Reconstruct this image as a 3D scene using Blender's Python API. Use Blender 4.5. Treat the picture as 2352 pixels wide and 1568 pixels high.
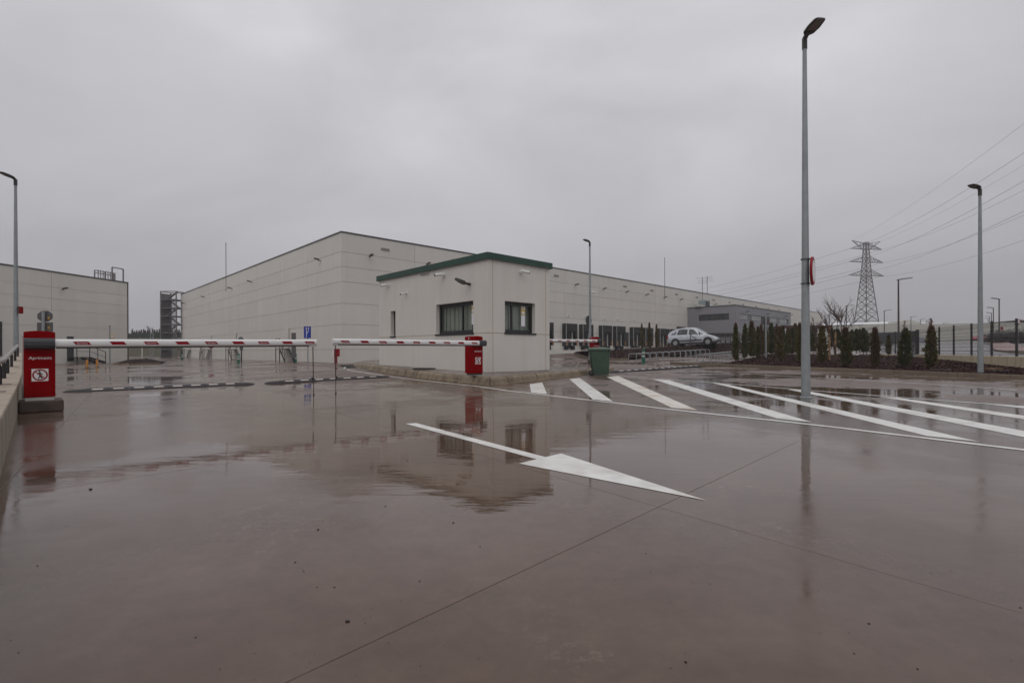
import bpy, bmesh, math, random
from mathutils import Vector, Matrix
random.seed(7)
R = math.radians
scene = bpy.context.scene
for o in list(bpy.data.objects): bpy.data.objects.remove(o)

# ------------------------------------------------------------------ camera
H = 0.95            # camera height (m)
F = 1150.0          # focal length in units of a 2352 px wide picture
HY = 806.0          # horizon row at the picture's centre column
ROLL = R(0.2)
cam_d = bpy.data.cameras.new('camera'); cam = bpy.data.objects.new('camera', cam_d)
scene.collection.objects.link(cam)
cam_d.sensor_width = 36.0; cam_d.lens = 36.0*F/2352.0
cam_d.shift_y = (HY-784.0)/2352.0
cam_d.clip_start = 0.05; cam_d.clip_end = 5000
cr, sr = math.cos(ROLL), math.sin(ROLL)
cam.matrix_world = Matrix(((cr, sr, 0, 0), (0, 0, -1, 0), (-sr, cr, 0, H), (0, 0, 0, 1)))
scene.camera = cam

# ------------------------------------------------------------------ sky
world = bpy.data.worlds.new('World'); scene.world = world; world.use_nodes = True
wn, wl = world.node_tree.nodes, world.node_tree.links
wn.clear()
w_out = wn.new('ShaderNodeOutputWorld'); w_bg = wn.new('ShaderNodeBackground')
w_sky = wn.new('ShaderNodeTexSky'); w_sky.sky_type = 'NISHITA'; w_sky.sun_disc = False
SUN_EL, SUN_AZ = R(58), R(195)
w_sky.sun_elevation = SUN_EL; w_sky.sun_rotation = SUN_AZ
w_sky.dust_density = 5.0
tc = wn.new('ShaderNodeTexCoord'); sep = wn.new('ShaderNodeSeparateXYZ')
wl.new(tc.outputs['Generated'], sep.inputs[0])
ramp = wn.new('ShaderNodeValToRGB')                      # overcast: brighter overhead than at the horizon
ramp.color_ramp.elements[0].position = 0.0; ramp.color_ramp.elements[0].color = (.440, .432, .458, 1)
ramp.color_ramp.elements[1].position = 1.0; ramp.color_ramp.elements[1].color = (.80, .80, .825, 1)
e = ramp.color_ramp.elements.new(0.16); e.color = (.465, .458, .484, 1)
e = ramp.color_ramp.elements.new(0.55); e.color = (.665, .662, .690, 1)
wl.new(sep.outputs['Z'], ramp.inputs[0])
mp = wn.new('ShaderNodeMapping'); mp.inputs['Scale'].default_value = (1.0, 1.0, 2.2)
wl.new(tc.outputs['Generated'], mp.inputs[0])
nz = wn.new('ShaderNodeTexNoise'); nz.inputs['Scale'].default_value = 1.7; nz.inputs['Detail'].default_value = 5.0
nz.inputs['Roughness'].default_value = .48; nz.inputs['Distortion'].default_value = .5
wl.new(mp.outputs[0], nz.inputs['Vector'])
mr = wn.new('ShaderNodeMapRange'); mr.inputs['From Min'].default_value = .3; mr.inputs['From Max'].default_value = .7
mr.inputs['To Min'].default_value = 8.1; mr.inputs['To Max'].default_value = 11.5
wl.new(nz.outputs[0], mr.inputs[0])
vm = wn.new('ShaderNodeVectorMath'); vm.operation = 'SCALE'
wl.new(ramp.outputs[0], vm.inputs[0]); wl.new(mr.outputs[0], vm.inputs['Scale'])
mx = wn.new('ShaderNodeMixRGB'); mx.inputs[0].default_value = .95
wl.new(w_sky.outputs[0], mx.inputs[1]); wl.new(vm.outputs[0], mx.inputs[2])
wl.new(mx.outputs[0], w_bg.inputs[0]); w_bg.inputs[1].default_value = 0.1
wl.new(w_bg.outputs[0], w_out.inputs[0])

sun_d = bpy.data.lights.new('sun', 'SUN'); sun_d.energy = 0.5; sun_d.angle = R(60); sun_d.color = (1, .97, .93)
sun = bpy.data.objects.new('sun', sun_d); scene.collection.objects.link(sun)
sdir = Vector((math.sin(SUN_AZ)*math.cos(SUN_EL), math.cos(SUN_AZ)*math.cos(SUN_EL), math.sin(SUN_EL)))
sun.rotation_euler = sdir.to_track_quat('Z', 'Y').to_euler(); sun.location = (0, -20, 60)
vs = scene.view_settings
vs.view_transform = 'Standard'; vs.look = 'None'; vs.exposure = 0.0; vs.gamma = 1.0; vs.use_curve_mapping = False

# ------------------------------------------------------------------ helpers
def T(x, y):                                  # terrain: flat by the gate, climbing gently to the back right
    r = .75*x + .66*y - 20
    h = .20*math.exp(-((x+5.0)/5.5)**2-((y-22.5)/5.5)**2)      # low rise under the island
    if r <= 0: return h
    if r < 6: return h+.028*r*r/12
    if r < 60: return h+.084 + .028*(r-6)
    return h+.084 + .028*54 + .019*(r-60)
def ray(px, py):
    xc, yc = (px-1176.0)/F, -(py-HY)/F
    return Vector((xc*cr + yc*sr, 1.0, -xc*sr + yc*cr))
def AT(px, py, Y):
    d = ray(px, py); return Vector((d.x*Y, Y, H + d.z*Y))
def G(px, py, dz=0.0):                        # where the view ray meets the ground (or dz above it)
    d = ray(px, py)
    f = lambda t: H + d.z*t - T(d.x*t, t) - dz
    lo, t = 0.0, 0.5
    while f(t) > 0 and t < 400: lo = t; t *= 1.05
    hi = t
    for _ in range(40):
        m = (lo+hi)/2
        if f(m) > 0: lo = m
        else: hi = m
    return Vector((d.x*lo, lo, T(d.x*lo, lo)+dz))
def ZR(x0, y0, s):
    return lambda x, y: ((x0+s*x)/1.632653, (y0+s*y)/1.632653)
ALPHA = R(43.8)
U = Vector((math.cos(ALPHA), math.sin(ALPHA), 0)); V = Vector((-math.sin(ALPHA), math.cos(ALPHA), 0))
def hit(px, py, O, axis, n):                  # pixel -> (distance along axis, z) on the vertical plane through O with normal n
    d = ray(px, py); c = Vector((0, 0, H))
    t = (O-c).dot(n)/d.dot(n); P = c + d*t
    return (P-O).dot(axis), P.z

class MB:
    def __init__(s): s.v = []; s.f = []; s.m = []
    def add(s, vs, fs, mi=0):
        b = len(s.v); s.v += [tuple(p) for p in vs]
        for f in fs: s.f.append(tuple(b+i for i in f)); s.m.append(mi)
        return s
    def box(s, x0, x1, y0, y1, z0, z1, mi=0):
        return s.add([(x0,y0,z0),(x1,y0,z0),(x1,y1,z0),(x0,y1,z0),(x0,y0,z1),(x1,y0,z1),(x1,y1,z1),(x0,y1,z1)],
              [(0,3,2,1),(4,5,6,7),(0,1,5,4),(1,2,6,5),(2,3,7,6),(3,0,4,7)], mi)
    def bar(s, p, q, w, h=None, mi=0, up=None):
        p, q = Vector(p), Vector(q); h = h or w
        d = (q-p).normalized(); up = Vector(up) if up else (Vector((0,0,1)) if abs(d.z) < .95 else Vector((1,0,0)))
        a = d.cross(up).normalized(); b = a.cross(d)
        vs = []
        for c in (p, q):
            for i, j in ((-1,-1),(1,-1),(1,1),(-1,1)): vs.append(c + a*(i*w/2) + b*(j*h/2))
        return s.add(vs, [(0,1,2,3),(7,6,5,4),(0,4,5,1),(1,5,6,2),(2,6,7,3),(3,7,4,0)], mi)
    def tube(s, pts, r, n=8, mi=0, cap=True):
        pts = [Vector(p) for p in pts]; N = len(pts)
        rs = r if isinstance(r, (list, tuple)) else [r]*N
        vs = []; pa = None
        for i, p in enumerate(pts):
            d = (pts[min(i+1,N-1)]-pts[max(i-1,0)]).normalized()
            if pa is None: a = d.orthogonal().normalized()
            else:
                a = pa - d*pa.dot(d)
                a = a.normalized() if a.length > 1e-6 else d.orthogonal().normalized()
            pa = a; b = d.cross(a)
            for k in range(n):
                t = 2*math.pi*k/n; vs.append(p + (a*math.cos(t)+b*math.sin(t))*rs[i])
        fs = [(i*n+k, i*n+(k+1)%n, (i+1)*n+(k+1)%n, (i+1)*n+k) for i in range(N-1) for k in range(n)]
        if cap: fs += [tuple(range(n))[::-1], tuple((N-1)*n+k for k in range(n))]
        return s.add(vs, fs, mi)
    def lathe(s, prof, n=16, c=(0,0,0), mi=0, axis='z', cap=True):
        vs = []
        for r, z in prof:
            for k in range(n):
                t = 2*math.pi*k/n; x, y = r*math.cos(t), r*math.sin(t)
                p = (x, y, z) if axis == 'z' else ((x, z, y) if axis == 'y' else (z, x, y))
                vs.append((p[0]+c[0], p[1]+c[1], p[2]+c[2]))
        N = len(prof)
        fs = [(i*n+k, i*n+(k+1)%n, (i+1)*n+(k+1)%n, (i+1)*n+k) for i in range(N-1) for k in range(n)]
        if cap: fs += [tuple(range(n))[::-1], tuple((N-1)*n+k for k in range(n))]
        return s.add(vs, fs, mi)
    def poly(s, pts, off=None, mi=0):         # a flat polygon, extruded by the vector off
        pts = [Vector(p) for p in pts]; n = len(pts)
        if off is None: return s.add(pts, [tuple(range(n))], mi)
        off = Vector(off)
        return s.add(pts + [p+off for p in pts], [tuple(range(n))[::-1], tuple(range(n, 2*n))] + [(i,(i+1)%n,n+(i+1)%n,n+i) for i in range(n)], mi)
    def ico(s, c, r, sub=1, mi=0, sq=(1,1,1), jit=0):
        bm = bmesh.new(); bmesh.ops.create_icosphere(bm, subdivisions=sub, radius=r)
        vs = [(c[0]+v.co.x*sq[0]*(1+random.uniform(-jit,jit)), c[1]+v.co.y*sq[1]*(1+random.uniform(-jit,jit)), c[2]+v.co.z*sq[2]) for v in bm.verts]
        fs = [[v.index for v in f.verts] for f in bm.faces]; bm.free()
        return s.add(vs, fs, mi)
    def mesh(s, name, mats, smooth=None, fix=True):
        me = bpy.data.meshes.new(name); me.from_pydata(s.v, [], s.f)
        for m in (mats if isinstance(mats, (list, tuple)) else [mats]): me.materials.append(m)
        if any(s.m): me.polygons.foreach_set('material_index', s.m)
        if fix:
            bm = bmesh.new(); bm.from_mesh(me); bmesh.ops.recalc_face_normals(bm, faces=bm.faces); bm.to_mesh(me); bm.free()
        if smooth is not None:
            me.polygons.foreach_set('use_smooth', [True]*len(me.polygons)); me.set_sharp_from_angle(angle=R(smooth))
        me.update(); return me
    def build(s, name, mats, parent=None, smooth=None, bevel=0, fix=True, loc=None, rotz=0):
        return link(name, s.mesh(name, mats, smooth, fix), parent, bevel, loc, rotz)
def link(name, me, parent=None, bevel=0, loc=None, rotz=0):
    o = bpy.data.objects.new(name, me); scene.collection.objects.link(o)
    if parent is not None: o.parent = parent
    if loc is not None: o.location = loc
    if rotz: o.rotation_euler.z = rotz
    if bevel:
        b = o.modifiers.new('bevel', 'BEVEL'); b.width = bevel; b.segments = 2; b.limit_method = 'ANGLE'
    return o
def tag(o, label=None, cat=None, group=None, kind=None):
    if label: o['label'] = label
    if cat: o['category'] = cat
    if group: o['group'] = group
    if kind: o['kind'] = kind
    return o
def thing(name, label, cat, loc=(0,0,0), rotz=0, group=None):
    o = bpy.data.objects.new(name, None); scene.collection.objects.link(o)
    o.empty_display_size = .2; o.location = loc; o.rotation_euler.z = rotz
    return tag(o, label, cat, group)
def copy_tree(o, parent=None):
    c = o.copy(); scene.collection.objects.link(c); c.parent = parent
    for ch in list(o.children): copy_tree(ch, c)
    return c
ORD = ['first','second','third','fourth','fifth','sixth','seventh','eighth','ninth','tenth','eleventh','twelfth','thirteenth','fourteenth',
       'fifteenth','sixteenth','seventeenth','eighteenth','nineteenth','twentieth','twenty-first','twenty-second','twenty-third','twenty-fourth']
_txt = {}
def text_mb(body, size, shear=.0, bold=.0):   # lettering as a flat MB, centred, in the xz plane facing -y
    c = bpy.data.curves.new('t', 'FONT'); c.body = body; c.size = size; c.shear = shear; c.offset = bold
    c.align_x = 'CENTER'; c.align_y = 'CENTER'; c.resolution_u = 3; c.space_character = 1.06
    o = bpy.data.objects.new('t', c); scene.collection.objects.link(o)
    dg = bpy.context.evaluated_depsgraph_get(); me = bpy.data.meshes.new_from_object(o.evaluated_get(dg))
    mb = MB().add([(v.co.x, 0, v.co.y) for v in me.vertices], [tuple(p.vertices) for p in me.polygons])
    bpy.data.objects.remove(o); bpy.data.curves.remove(c); bpy.data.meshes.remove(me)
    return mb

# ------------------------------------------------------------------ materials
def mat(name, col, rough=.6, metal=0, noise=None, bump=None, spec=None, ior=None, rnd=0, streak=None):
    """noise=(scale, amount, detail); bump=(scale, strength, dist); rnd = brightness spread per object; streak=(colour, amount) vertical stains"""
    m = bpy.data.materials.new(name); m.use_nodes = True
    n, l = m.node_tree.nodes, m.node_tree.links; b = n['Principled BSDF']
    b.inputs['Base Color'].default_value = (*col, 1); b.inputs['Roughness'].default_value = rough; b.inputs['Metallic'].default_value = metal
    if spec is not None: b.inputs['Specular IOR Level'].default_value = spec
    if ior: b.inputs['IOR'].default_value = ior
    tcn = n.new('ShaderNodeTexCoord'); src = None
    geo = n.new('ShaderNodeNewGeometry')
    if noise:
        t = n.new('ShaderNodeTexNoise'); t.inputs['Scale'].default_value = noise[0]; t.inputs['Detail'].default_value = noise[2] if len(noise) > 2 else 4
        l.new(geo.outputs['Position'], t.inputs['Vector'])
        r_ = n.new('ShaderNodeMapRange'); r_.inputs['From Min'].default_value = .25; r_.inputs['From Max'].default_value = .75
        r_.inputs['To Min'].default_value = 1-noise[1]; r_.inputs['To Max'].default_value = 1+noise[1]
        l.new(t.outputs[0], r_.inputs[0]); src = r_.outputs[0]
    if rnd:
        oi = n.new('ShaderNodeObjectInfo'); r2 = n.new('ShaderNodeMapRange')
        r2.inputs['To Min'].default_value = 1-rnd; r2.inputs['To Max'].default_value = 1+rnd
        l.new(oi.outputs['Random'], r2.inputs[0])
        if src is not None:
            mu = n.new('ShaderNodeMath'); mu.operation = 'MULTIPLY'; l.new(src, mu.inputs[0]); l.new(r2.outputs[0], mu.inputs[1]); src = mu.outputs[0]
        else: src = r2.outputs[0]
    cs = None
    if src is not None:
        sc = n.new('ShaderNodeVectorMath'); sc.operation = 'SCALE'; sc.inputs[0].default_value = col; l.new(src, sc.inputs['Scale']); cs = sc.outputs[0]
    if streak:
        mpn = n.new('ShaderNodeMapping'); mpn.inputs['Scale'].default_value = streak[2] if len(streak) > 2 else (5, 5, .35)
        l.new(geo.outputs['Position'], mpn.inputs[0])
        t = n.new('ShaderNodeTexNoise'); t.inputs['Scale'].default_value = 1.0; t.inputs['Detail'].default_value = 5
        l.new(mpn.outputs[0], t.inputs['Vector'])
        r_ = n.new('ShaderNodeMapRange'); r_.inputs['From Min'].default_value = .48; r_.inputs['From Max'].default_value = .75
        r_.inputs['To Max'].default_value = streak[1]; l.new(t.outputs[0], r_.inputs[0])
        mxn = n.new('ShaderNodeMixRGB'); l.new(r_.outputs[0], mxn.inputs[0])
        if cs is not None: l.new(cs, mxn.inputs[1])
        else: mxn.inputs[1].default_value = (*col, 1)
        mxn.inputs[2].default_value = (*streak[0], 1); cs = mxn.outputs[0]
    if cs is not None: l.new(cs, b.inputs['Base Color'])
    if bump:
        t = n.new('ShaderNodeTexNoise'); t.inputs['Scale'].default_value = bump[0]; t.inputs['Detail'].default_value = 4
        l.new(geo.outputs['Position'], t.inputs['Vector'])
        bp = n.new('ShaderNodeBump'); bp.inputs['Strength'].default_value = bump[1]; bp.inputs['Distance'].default_value = bump[2]
        l.new(t.outputs[0], bp.inputs['Height']); l.new(bp.outputs[0], b.inputs['Normal'])
    return m

def wet_ground(name, dark, light, rough_dry=.215, rough_wet=.03, rnd=.06, pools=()):
    m = bpy.data.materials.new(name); m.use_nodes = True
    n, l = m.node_tree.nodes, m.node_tree.links; b = n['Principled BSDF']
    b.inputs['IOR'].default_value = 1.43
    geo = n.new('ShaderNodeNewGeometry'); oi = n.new('ShaderNodeObjectInfo')
    def noise(scale, detail=4, rough=.5, vec=None, dist=0):
        t = n.new('ShaderNodeTexNoise'); t.inputs['Scale'].default_value = scale; t.inputs['Detail'].default_value = detail
        t.inputs['Roughness'].default_value = rough; t.inputs['Distortion'].default_value = dist
        l.new(vec or geo.outputs['Position'], t.inputs['Vector']); return t.outputs[0]
    def rng(s, a, b_, c, d):
        r_ = n.new('ShaderNodeMapRange'); r_.interpolation_type = 'SMOOTHSTEP'
        for k, v_ in zip(('From Min','From Max','To Min','To Max'), (a, b_, c, d)): r_.inputs[k].default_value = v_
        l.new(s, r_.inputs[0]); return r_.outputs[0]
    def math_(op, a, b_):
        q = n.new('ShaderNodeMath'); q.operation = op
        for i, x in enumerate((a, b_)):
            if isinstance(x, (int, float)): q.inputs[i].default_value = x
            else: l.new(x, q.inputs[i])
        return q.outputs[0]
    blotch = noise(.55, 6, .6, dist=.6)
    fine = noise(9, 8, .7)
    mxc = n.new('ShaderNodeMixRGB'); l.new(rng(blotch, .3, .72, 0, 1), mxc.inputs[0])
    mxc.inputs[1].default_value = (*dark, 1); mxc.inputs[2].default_value = (*light, 1)
    # pale scuffs of dried laitance
    sc = math_('MULTIPLY', rng(noise(.9, 4, .6), .50, .70, 0, 1), rng(noise(17, 9, .8), .50, .70, 0, 1))
    mx2 = n.new('ShaderNodeMixRGB'); l.new(math_('MULTIPLY', sc, .8), mx2.inputs[0]); l.new(mxc.outputs[0], mx2.inputs[1])
    mx2.inputs[2].default_value = (.27, .215, .165, 1)
    vmul = n.new('ShaderNodeVectorMath'); vmul.operation = 'SCALE'; l.new(mx2.outputs[0], vmul.inputs[0])
    per = rng(oi.outputs['Random'], 0, 1, 1-rnd, 1+rnd)
    l.new(math_('MULTIPLY', rng(fine, .3, .7, .9, 1.1), per), vmul.inputs['Scale'])
    l.new(vmul.outputs[0], b.inputs['Base Color'])
    # wetness: standing film in patches, damp in between
    wet = math_('ADD', noise(.26, 3, .5, dist=.4), math_('MULTIPLY', noise(1.5, 6, .62, dist=.5), .42))
    for (cx, cy, rad, amt) in pools:                       # hollows where the water stands
        vd = n.new('ShaderNodeVectorMath'); vd.operation = 'DISTANCE'; l.new(geo.outputs['Position'], vd.inputs[0]); vd.inputs[1].default_value = (cx, cy, 0)
        wet = math_('ADD', wet, rng(vd.outputs['Value'], 0, rad, amt, 0))
    puddle = rng(wet, .60, .84, 0, 1)
    l.new(rng(puddle, 0, 1, rough_dry, rough_wet), b.inputs['Roughness'])
    grain = math_('MULTIPLY', noise(75, 4, .6), rng(puddle, 0, 1, .55, .04))
    mpn = n.new('ShaderNodeMapping'); mpn.inputs['Rotation'].default_value = (0, 0, R(8)); mpn.inputs['Scale'].default_value = (2.0, 7.0, 1)
    l.new(geo.outputs['Position'], mpn.inputs[0])
    ripple = math_('MULTIPLY', noise(1.0, 3, .5, mpn.outputs[0]), 1.0)
    bp = n.new('ShaderNodeBump'); bp.inputs['Strength'].default_value = .5; bp.inputs['Distance'].default_value = .0008
    l.new(grain, bp.inputs['Height'])
    bp2 = n.new('ShaderNodeBump'); bp2.inputs['Strength'].default_value = .55; bp2.inputs['Distance'].default_value = .0028
    l.new(ripple, bp2.inputs['Height']); l.new(bp.outputs[0], bp2.inputs['Normal'])
    bp3 = n.new('ShaderNodeBump'); bp3.inputs['Strength'].default_value = .5; bp3.inputs['Distance'].default_value = .02
    l.new(noise(.45, 2, .4), bp3.inputs['Height']); l.new(bp2.outputs[0], bp3.inputs['Normal'])
    l.new(bp3.outputs[0], b.inputs['Normal'])
    return m

M = {}
M['concrete'] = wet_ground('wet_concrete', (.086, .052, .038), (.134, .089, .066), pools=((-.6, 5.6, 4.2, .20), (3.2, 6.0, 3.6, .12), (-11, 15, 5, .10), (9, 13, 5, .08)))
M['concrete_far'] = wet_ground('brushed_wet_concrete', (.100, .066, .053), (.150, .106, .086), .46, .04, pools=((-13, 17, 6, .12), (9, 12.5, 5, .12)))
M['asphalt'] = wet_ground('wet_asphalt', (.060, .050, .048), (.095, .080, .076), .32, .12)
M['paint'] = mat('road_paint', (.73, .72, .69), .36, noise=(7, .13, 9), bump=(60, .4, .003), streak=((.36, .30, .25), .55, (2.2, 2.2, 1)))
M['paint_rust'] = mat('rust_stained_paint', (.70, .68, .62), .38, noise=(2.5, .12, 8), bump=(60, .25, .002), streak=((.40, .20, .07), .75, (2.6, 2.6, 1)))
M['wall'] = mat('precast_panel', (.665, .638, .588), .75, noise=(.35, .035, 6), rnd=.028, streak=((.55, .52, .47), .28, (1.3, 1.3, .09)), bump=(30, .12, .004))
M['wall2'] = mat('render_panel', (.665, .638, .588), .75, noise=(.8, .03, 6), streak=((.54, .50, .44), .30, (3.5, 3.5, .22)), bump=(60, .15, .003))
M['sealant'] = mat('joint_sealant', (.44, .33, .22), .8)
M['core'] = mat('joint_core', (.30, .27, .24), .85)
M['cap'] = mat('roof_cap', (.07, .075, .07), .5)
M['green_cap'] = mat('green_fascia', (.012, .055, .036), .45, noise=(3, .1))
M['grey_wall'] = mat('grey_cladding', (.245, .242, .262), .55, noise=(.5, .04), rnd=.02)
M['dark_frame'] = mat('anthracite_frame', (.016, .017, .020), .4)
M['black'] = mat('black_rubber', (.018, .018, .019), .6, noise=(20, .2))
M['dock'] = mat('dock_curtain', (.022, .021, .021), .7, noise=(2, .2))
M['dock_door'] = mat('dock_door', (.020, .022, .028), .45)
M['glass_dark'] = mat('tinted_glass', (.035, .04, .043), .06, spec=.8)
M['glass_grey'] = mat('frosted_glass', (.30, .31, .315), .25)
M['red'] = mat('red_enamel', (.225, .0004, .002), .45, noise=(4, .06), spec=.04)
M['red_mark'] = mat('red_reflector', (.27, .002, .010), .45, spec=.15)
M['white'] = mat('white_enamel', (.78, .77, .76), .35, noise=(5, .03))
M['white_plastic'] = mat('white_plastic', (.70, .70, .69), .5)
M['pale_grey'] = mat('pale_grey_metal', (.50, .50, .47), .5)
M['charcoal'] = mat('charcoal_plastic', (.040, .041, .046), .45, noise=(8, .1))
M['galv'] = mat('galvanised_steel', (.30, .325, .335), .5, .35, noise=(6, .12, 6), streak=((.22, .23, .235), .5, (20, 20, 1.2)))
M['galv_dark'] = mat('galvanised_lattice', (.18, .17, .17), .6, .3, noise=(3, .15))
M['steel_black'] = mat('black_steel', (.022, .019, .021), .45)
M['steel_brown'] = mat('brown_steel', (.055, .038, .036), .5)
M['lamp_body'] = mat('lamp_body', (.050, .048, .045), .5)
M['lens'] = mat('lamp_lens', (.16, .14, .13), .2)
M['kerb'] = mat('kerb_concrete', (.235, .180, .120), .6, noise=(3, .22, 8), bump=(25, .5, .008), rnd=.14, streak=((.075, .052, .032), .85, (5.5, 5.5, 2.2)))
M['kerb_grey'] = mat('damp_kerb', (.190, .150, .110), .7, spec=.3, noise=(2.5, .2, 7), bump=(25, .3, .005), rnd=.08)
M['plinth'] = mat('damp_plinth', (.085, .064, .052), .65, spec=.25, noise=(6, .35, 8), bump=(40, .4, .006), streak=((.08, .06, .05), .6, (3, 3, 3)))
M['pavement'] = wet_ground('wet_pavement', (.115, .082, .066), (.165, .122, .10), .35, .15)
M['parapet'] = mat('cast_wall', (.30, .26, .21), .8, noise=(5, .14, 8), bump=(45, .6, .008), streak=((.11, .085, .07), .75, (7, 7, .35)))
M['parapet_top'] = mat('cast_wall_top', (.40, .335, .265), .8, noise=(14, .22, 9), bump=(40, .8, .010), streak=((.22, .17, .13), .6, (3, 3, 3)))
M['tan_wall'] = mat('stained_wall', (.50, .42, .30), .75, noise=(2, .08, 6), streak=((.34, .22, .105), .8, (7, 7, .5)), bump=(30, .3, .005), rnd=.04)
M['rail'] = mat('weathered_rail', (.27, .255, .235), .55, noise=(8, .12))
M['yellow'] = mat('yellow_paint', (.46, .19, .02), .5, noise=(8, .1))
M['green_post'] = mat('green_plastic', (.004, .115, .072), .4)
M['bin'] = mat('green_bin_plastic', (.050, .086, .062), .45, noise=(2.2, .18, 5), bump=(40, .1, .003), rnd=.05)
M['bin_lid'] = mat('green_bin_lid', (.058, .100, .068), .36, noise=(3, .15))
M['mulch'] = mat('bark_mulch', (.026, .0125, .0115), .9, spec=.1, noise=(14, .5, 8), bump=(22, 1.0, .05))
M['bark'] = mat('bark_chip', (.046, .022, .019), .85, spec=.15, rnd=.3, noise=(30, .5))
M['soil'] = mat('grassy_bank', (.060, .052, .026), .9, noise=(1.5, .35, 8), bump=(8, .8, .08))
M['stake'] = mat('timber_stake', (.26, .145, .070), .75, noise=(12, .2))
M['twig'] = mat('bare_bark', (.075, .042, .034), .8)
M['vent'] = mat('vent_grille', (.23, .215, .20), .6)
M['blue'] = mat('blue_sign', (.004, .030, .30), .4)
M['sign_back'] = mat('sign_back', (.105, .10, .098), .6, .2, noise=(6, .1))
M['yellow_notice'] = mat('yellow_notice', (.72, .46, .04), .5)
M['paper'] = mat('white_paper', (.78, .78, .82), .6)
M['ink'] = mat('black_ink', (.02, .02, .02), .6)
M['car_paint'] = mat('silver_car_paint', (.50, .52, .56), .22, .35, spec=.6)
M['tyre'] = mat('tyre', (.014, .014, .014), .7)
M['alloy'] = mat('wheel_trim', (.36, .37, .38), .4, .3)
M['tail'] = mat('tail_light', (.42, .006, .02), .2)
M['headlight'] = mat('headlight', (.55, .57, .60), .12)
M['brown_roof'] = mat('brown_canopy', (.06, .022, .018), .5)
M['red_paving'] = mat('red_paving', (.20, .085, .065), .35, noise=(3, .12, 6))
M['far_wall'] = mat('far_cream_wall', (.50, .485, .43), .75, noise=(.1, .03))
M['far_roof'] = mat('far_pale_roof', (.80, .81, .83), .5)
M['far_glass'] = mat('far_glass_block', (.25, .29, .30), .3, noise=(.3, .08))
M['curtain'] = mat('interior_wall', (.62, .64, .58), .8)
M['grate'] = mat('drain_steel', (.055, .046, .044), .5)
M['bump'] = mat('bump_rubber', (.034, .030, .033), .6, spec=.25, noise=(12, .2), bump=(70, .5, .004))
M['reflector'] = mat('bump_reflector', (.48, .41, .36), .35, noise=(9, .12), rnd=.1)
M['shrub_twig'] = mat('dark_hedge_twig', (.040, .028, .027), .9)
M['pylon'] = mat('pylon_steel', (.085, .070, .075), .6, noise=(3, .15))
M['wire'] = mat('cable', (.10, .10, .105), .6)

def glass_mat():
    m = bpy.data.materials.new('window_glass'); m.use_nodes = True
    n, l = m.node_tree.nodes, m.node_tree.links
    for x in list(n):
        if x.type != 'OUTPUT_MATERIAL': n.remove(x)
    tr = n.new('ShaderNodeBsdfTransparent'); tr.inputs[0].default_value = (.90, .93, .90, 1)
    gl = n.new('ShaderNodeBsdfGlossy'); gl.inputs['Roughness'].default_value = .01
    lwn = n.new('ShaderNodeLayerWeight'); lwn.inputs[0].default_value = .5; fp = n.new('ShaderNodeMath'); fp.operation = 'POWER'; fp.inputs[1].default_value = 5; l.new(lwn.outputs['Facing'], fp.inputs[0]); fr = n.new('ShaderNodeMath'); fr.operation = 'MULTIPLY_ADD'; fr.inputs[1].default_value = .92; fr.inputs[2].default_value = .07; l.new(fp.outputs[0], fr.inputs[0])
    mxs = n.new('ShaderNodeMixShader'); l.new(fr.outputs[0], mxs.inputs[0]); l.new(tr.outputs[0], mxs.inputs[1]); l.new(gl.outputs[0], mxs.inputs[2])
    l.new(mxs.outputs[0], [x for x in n if x.type == 'OUTPUT_MATERIAL'][0].inputs[0]); return m
M['glass'] = glass_mat()
def foliage_mat(name, a, b_, tip):
    m = bpy.data.materials.new(name); m.use_nodes = True
    n, l = m.node_tree.nodes, m.node_tree.links; b = n['Principled BSDF']; b.inputs['Roughness'].default_value = .7
    oi = n.new('ShaderNodeObjectInfo'); geo = n.new('ShaderNodeNewGeometry'); t = n.new('ShaderNodeTexNoise'); t.inputs['Scale'].default_value = 5.5; t.inputs['Detail'].default_value = 5
    l.new(geo.outputs['Position'], t.inputs['Vector'])
    m1 = n.new('ShaderNodeMixRGB'); l.new(oi.outputs['Random'], m1.inputs[0]); m1.inputs[1].default_value = (*a, 1); m1.inputs[2].default_value = (*b_, 1)
    r_ = n.new('ShaderNodeMapRange'); r_.inputs['From Min'].default_value = .42; r_.inputs['From Max'].default_value = .68; l.new(t.outputs[0], r_.inputs[0])
    m2 = n.new('ShaderNodeMixRGB'); l.new(r_.outputs[0], m2.inputs[0]); l.new(m1.outputs[0], m2.inputs[1]); m2.inputs[2].default_value = (*tip, 1)
    l.new(m2.outputs[0], b.inputs['Base Color']); return m
M['cypress'] = foliage_mat('cypress_leaf', (.042, .056, .018), (.100, .088, .022), (.140, .088, .032))
M['cypress_g'] = foliage_mat('cypress_leaf_green', (.034, .052, .018), (.060, .068, .022), (.105, .082, .028))
M['cypress_b'] = foliage_mat('cypress_leaf_brown', (.088, .050, .022), (.115, .066, .026), (.068, .058, .020))
M['tip_b'] = mat('dry_tip', (.13, .055, .04), .8)

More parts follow.
